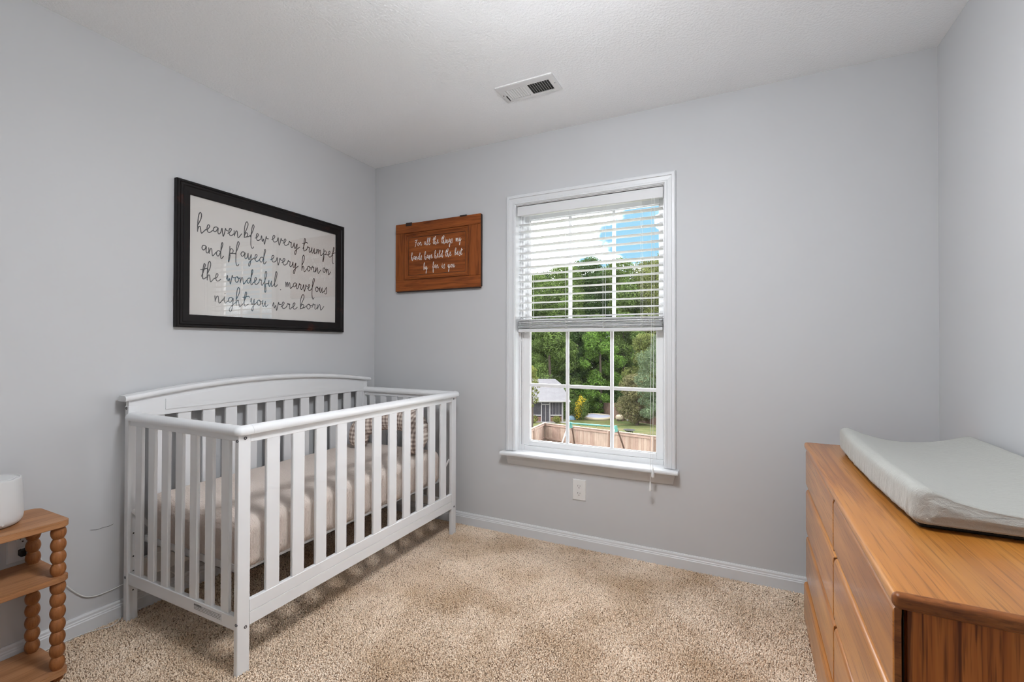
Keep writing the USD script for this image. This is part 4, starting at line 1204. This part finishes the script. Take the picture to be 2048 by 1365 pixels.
for s in (-.25, .25):
    w_ = trimesh.creation.cylinder(radius=.12, height=.05, sections=16)
    w_.apply_transform(trimesh.geometry.align_vectors([0, 0, 1], FH))
    yt.part('wheel', w_.apply_translation(cc + SH * s - FH * .3 + [0, 0, .12]), M_legb)
bb = yard(12.55, 49.6)
ball = trimesh.creation.icosphere(3, .15); v = np.array(ball.vertices); v[:, 2] *= .9
single('white_ball', trimesh.Trimesh(v + bb + [0, 0, .135], ball.faces, process=False), M_white_wood, 'small white ball on the lawn right of the cream cart', 'ball', smooth=True)
fp = Thing('fire_bowl', 'low black bowl-shaped stand on the lawn behind the cedar fence', 'fire bowl', loc=yard(9.2, 36))
c0 = yard(9.2, 36)
fp.part('bowl', lathe([(0, c0[2] + .22), (.20, c0[2] + .24), (.44, c0[2] + .36), (.47, c0[2] + .38), (.43, c0[2] + .385), (.19, c0[2] + .28), (0, c0[2] + .26)], c0[0], c0[1], 24), M_rubber)
for a in (.5, 2.1, 3.7, 5.3):
    fp.part('leg', tube([c0 + [.22 * math.cos(a), .22 * math.sin(a), .27], c0 + [.33 * math.cos(a), .33 * math.sin(a), 0]], .025, 6), M_rubber)

# ------------------------------------------------------------------ trees and bushes
def leaf_mat(name, c, spread=.62, trans=.38):
    c = np.array(c)
    lo, hi = c * (1 - spread), np.minimum(c * (1 + spread), 1)
    return usdkit.material(stage, f'/World/Looks/{name}', {
        "g": ("geometry", {}), "n": ("noise_texture", {"scale": .55, "detail": 2.0}), "v": ("voronoi_texture", {"scale": 3.0}), "vs": ("separate_color", {}), "a": ("math", {"math_type": "multiply_add", "value2": .6}), "s": ("math", {"math_type": "multiply", "value2": .5}),
        "r": ("rgb_ramp", {"ramp": [(0.1, tuple(lo)), (0.5, tuple(c)), (0.9, tuple(hi))]}),
        "d": ("diffuse_bsdf", {}), "t": ("translucent_bsdf", {}), "m": ("mix_closure", {"fac": trans})},
        [("g.position", "n.vector"), ("n.fac", "s.value1"), ("g.position", "v.vector"), ("v.color", "vs.color"), ("vs.r", "a.value1"), ("s.value", "a.value3"), ("a.value", "r.fac"),
         ("r.color", "d.color"), ("r.color", "t.color"), ("d.BSDF", "m.closure1"), ("t.BSDF", "m.closure2")], surface="m.closure")


def leaves(blobs, density, size, seed, droop=0.0):
    """Leaf clusters as bent four-cornered leaves over the outside of a group of ellipsoids."""
    rng = np.random.default_rng(seed)
    C = np.array([b[:3] for b in blobs]); Rr = np.array([b[3:6] for b in blobs])
    P, N = [], []
    for c, r in zip(C, Rr):
        n = int(density * 4 * math.pi * (r[0] * r[1] * r[2]) ** (2 / 3))
        d = rng.normal(size=(n, 3)); d /= np.linalg.norm(d, axis=1, keepdims=True)
        q = c + d * r * rng.uniform(.60, 1.22, n)[:, None]
        keep = np.ones(n, bool)
        for c2, r2 in zip(C, Rr):
            if c2 is not c:
                keep &= (((q - c2) / r2) ** 2).sum(1) > .45
        P.append(q[keep]); N.append(d[keep])
    P, N = np.vstack(P), np.vstack(N)
    k = len(P)
    N = N + rng.normal(0, .55, (k, 3)) + [0, 0, .35]
    N /= np.linalg.norm(N, axis=1, keepdims=True)
    t = rng.normal(size=(k, 3)); t -= N * (t * N).sum(1, keepdims=True); t /= np.linalg.norm(t, axis=1, keepdims=True)
    b = np.cross(N, t)
    s = size * rng.uniform(.6, 1.3, k)[:, None]
    V = np.stack([P - t * s, P + b * s * .55 - N * s * .12, P + t * s - [0, 0, 1] * s * droop, P - b * s * .55 - N * s * .12], 1)
    F = (np.arange(k)[:, None, None] * 4 + np.array([(0, 1, 2), (0, 2, 3)])[None]).reshape(-1, 3)
    return trimesh.Trimesh(V.reshape(-1, 3), F, process=False)


M_bark = mat('bark', (0.045, 0.0325, 0.025), 0.95, vary=(4, .3))


def crown_blobs(h, w, seed, low=.12):
    rng = np.random.default_rng(seed)
    out = []
    nb = 58
    for i in range(nb):
        z = low * h + (1 - low) * h * (i + .5) / nb
        q = (z / h - low) / (1 - low)
        rr = w * (math.sin(math.pi * min(1, .18 + .80 * q)) ** .7)
        a = rng.uniform(0, 2 * math.pi)
        rad = rr * rng.uniform(.25, .95)
        br = w * rng.uniform(.17, .36)
        out.append((rad * math.cos(a), rad * math.sin(a), min(z, h - br * .8), br, br, br * .8))
    return out


def tree(name, label, catname, s, d, h, w, mt_, seed, density=68, size=.125, low=.10, group=None):
    c = yard(s, d)
    t = Thing(name, label, catname, loc=c, group=group)
    t.part('crown', leaves(crown_blobs(h, w, seed, low), density, size, seed + 1), mt_, own=True)
    t.part('trunk', tube([(0, 0, -.2), (.05, .04, h * .3), (-.06, .05, h * .6), (0, 0, h * .85)], [w * .06 + .06, w * .05 + .05, w * .035 + .03, .04], 8), M_bark, own=True)
    return t


def rise(py, d):
    """Height above the ground of something seen at picture row py, d metres out (rows measured from the horizon row 690)."""
    return EYE + (690 - py) * d / FPX - ground(d)


L_mid = leaf_mat('leaf_mid_green', (0.066, 0.098, 0.028))
L_dark = leaf_mat('leaf_dark_green', (0.034, 0.058, 0.020))
L_bright = leaf_mat('leaf_bright_green', (0.072, 0.128, 0.026))
L_olive = leaf_mat('leaf_olive', (0.090, 0.104, 0.034))
L_grey = leaf_mat('leaf_grey_green', (0.080, 0.108, 0.062))
L_brown = leaf_mat('leaf_brownish', (0.098, 0.094, 0.046))
L_yellow = leaf_mat('leaf_yellow_green', (0.1, 0.11, 0.03))
L_gold = leaf_mat('leaf_gold', (0.40, 0.30, 0.022), .3)

t1 = tree('broad_tree', 'tall mid green tree at the left end of the far tree line', 'tree', 3.0, 68, rise(548, 68), 5.2, L_mid, 21)
t2 = tree('broad_tree', 'tall dark green tree of the far tree line behind the window middle', 'tree', 11.8, 70, rise(516, 70), 5.6, L_dark, 22)
t3 = tree('broad_tree', 'tall olive green tree at the right end of the far tree line', 'tree', 20.0, 66, rise(520, 66), 5.4, L_olive, 23)
for src, s, d, py, rot, lab in ((t1, 7.6, 66, 532, 1.2, 'tall mid green tree left of the dark tree in the far tree line'),
                                (t1, 15.9, 67, 519, 2.6, 'tall mid green tree right of the dark tree in the far tree line'),
                                (t3, 24.6, 70, 500, 3.9, 'tallest olive tree at the far right edge of the window view'),
                                (t2, -1.0, 72, 545, .7, 'dark tree behind the neighbour house roof')):
    h0 = {id(t1): rise(548, 68), id(t2): rise(516, 70), id(t3): rise(520, 66)}[id(src)]
    k_ = rise(py, d) / h0
    dup(src, yard(s, d), rot, lab, (1, 1, k_))
for s_, d_, r_ in ((5.2, 79, .4), (10.2, 83, 2.2), (14.6, 80, 4.4), (18.6, 84, 1.5), (23.5, 81, 3.1)):
    dup(t2, yard(s_, d_), r_, 'dark tree glimpsed through gaps in the far tree line', (1.05, 1.05, rise(545, d_) / rise(516, 70)), group='trees behind the tree line')
tree('broad_tree', 'rounded mid green tree behind the neighbour house', 'tree', 4.7, 57, rise(640, 57), 3.3, L_mid, 31)
tree('broad_tree', 'deep green tree behind the yellow bush', 'tree', 8.6, 60, rise(655, 60), 2.9, L_dark, 32, density=72)
tree('broad_tree', 'bright fresh green tree at the centre of the window view', 'tree', 11.0, 57, rise(640, 57), 2.7, L_bright, 33, low=.04)
tree('broad_tree', 'second fresh green tree close right of the bright green tree', 'tree', 14.6, 60, rise(625, 60), 3.2, L_mid, 34)
tree('broad_tree', 'pale olive tree behind the right half of the far fence', 'tree', 15.4, 52, rise(668, 52), 2.9, L_olive, 35)
tree('leafy_tree', 'grey green tree overhanging the right edge of the lawn', 'tree', 11.4, 35.5, rise(668, 35.5), 1.75, L_grey, 36, density=160, size=.065, low=.18)
tree('leafy_tree', 'brownish olive tree leaning over the far fence', 'tree', 12.4, 45.5, rise(748, 45.5), 2.0, L_brown, 37, density=130, size=.085, low=.10)
tree('leafy_tree', 'thin yellow green tree before the left end of the porch', 'tree', 1.75, 40, rise(732, 40), .75, L_yellow, 38, density=90, size=.07, low=.35)


def bush(name, label, catname, s, d, w, h, mt_, seed, density=130, size=.075, blossoms=None):
    rng = np.random.default_rng(seed)
    bl_ = [(rng.uniform(-.45, .45) * w, rng.uniform(-.45, .45) * w, h * rng.uniform(.25, .72), w * .5, w * .5, h * .28) for _ in range(9)]
    t = Thing(name, label, catname, loc=yard(s, d))
    t.part('foliage', leaves(bl_, density, size, seed), mt_, own=True)
    t.part('stem', tube([(0, 0, -.05), (.03, 0, h * .3), (0, .04, h * .55)], [.06, .045, .02], 6), M_bark, own=True)
    if blossoms is not None:
        sp_ = [(rng.uniform(-.75, .45) * w, rng.uniform(-.85, -.35) * w, h * (.16 + .052 * i), w * .22, w * .20, h * .10) for i in range(16)]
        sp_ = [(*(SH * a + FH * b)[:2], z, r1, r2, r3) for a, b, z, r1, r2, r3 in sp_]
        t.part('blossom', leaves(sp_, 62, size * .8, seed + 5), blossoms, own=True)
    return t


bush('flowering_bush', 'yellow flowering bush on the lawn right of the neighbour porch', 'bush', 7.85, 52, .95, 2.75, L_mid, 51, blossoms=L_gold)
bush('round_bush', 'dark green bush close behind the left side of the yellow bush', 'bush', 6.55, 54.5, 1.15, 2.5, L_mid, 52)
bush('round_bush', 'bright green bush behind the yellow bush', 'bush', 9.0, 57.5, 1.6, 4.2, L_bright, 53, density=60, size=.14)
bush('round_bush', 'dark bush at the left end of the far fence', 'bush', 11.6, 58.5, 1.9, 4.4, L_dark, 54, density=60, size=.14)
bush('round_bush', 'dark bush behind the far fence corner', 'bush', 13.6, 56, 1.7, 3.6, L_dark, 55, density=60, size=.14)
bush('round_bush', 'low yellow green shrub at the foot of the porch', 'bush', 4.55, 46.8, .55, .8, L_yellow, 56, density=140, size=.07)
bush('round_bush', 'small yellow green shrub by the left end of the porch', 'bush', 2.2, 46.6, .5, .85, L_yellow, 57, density=140, size=.07)
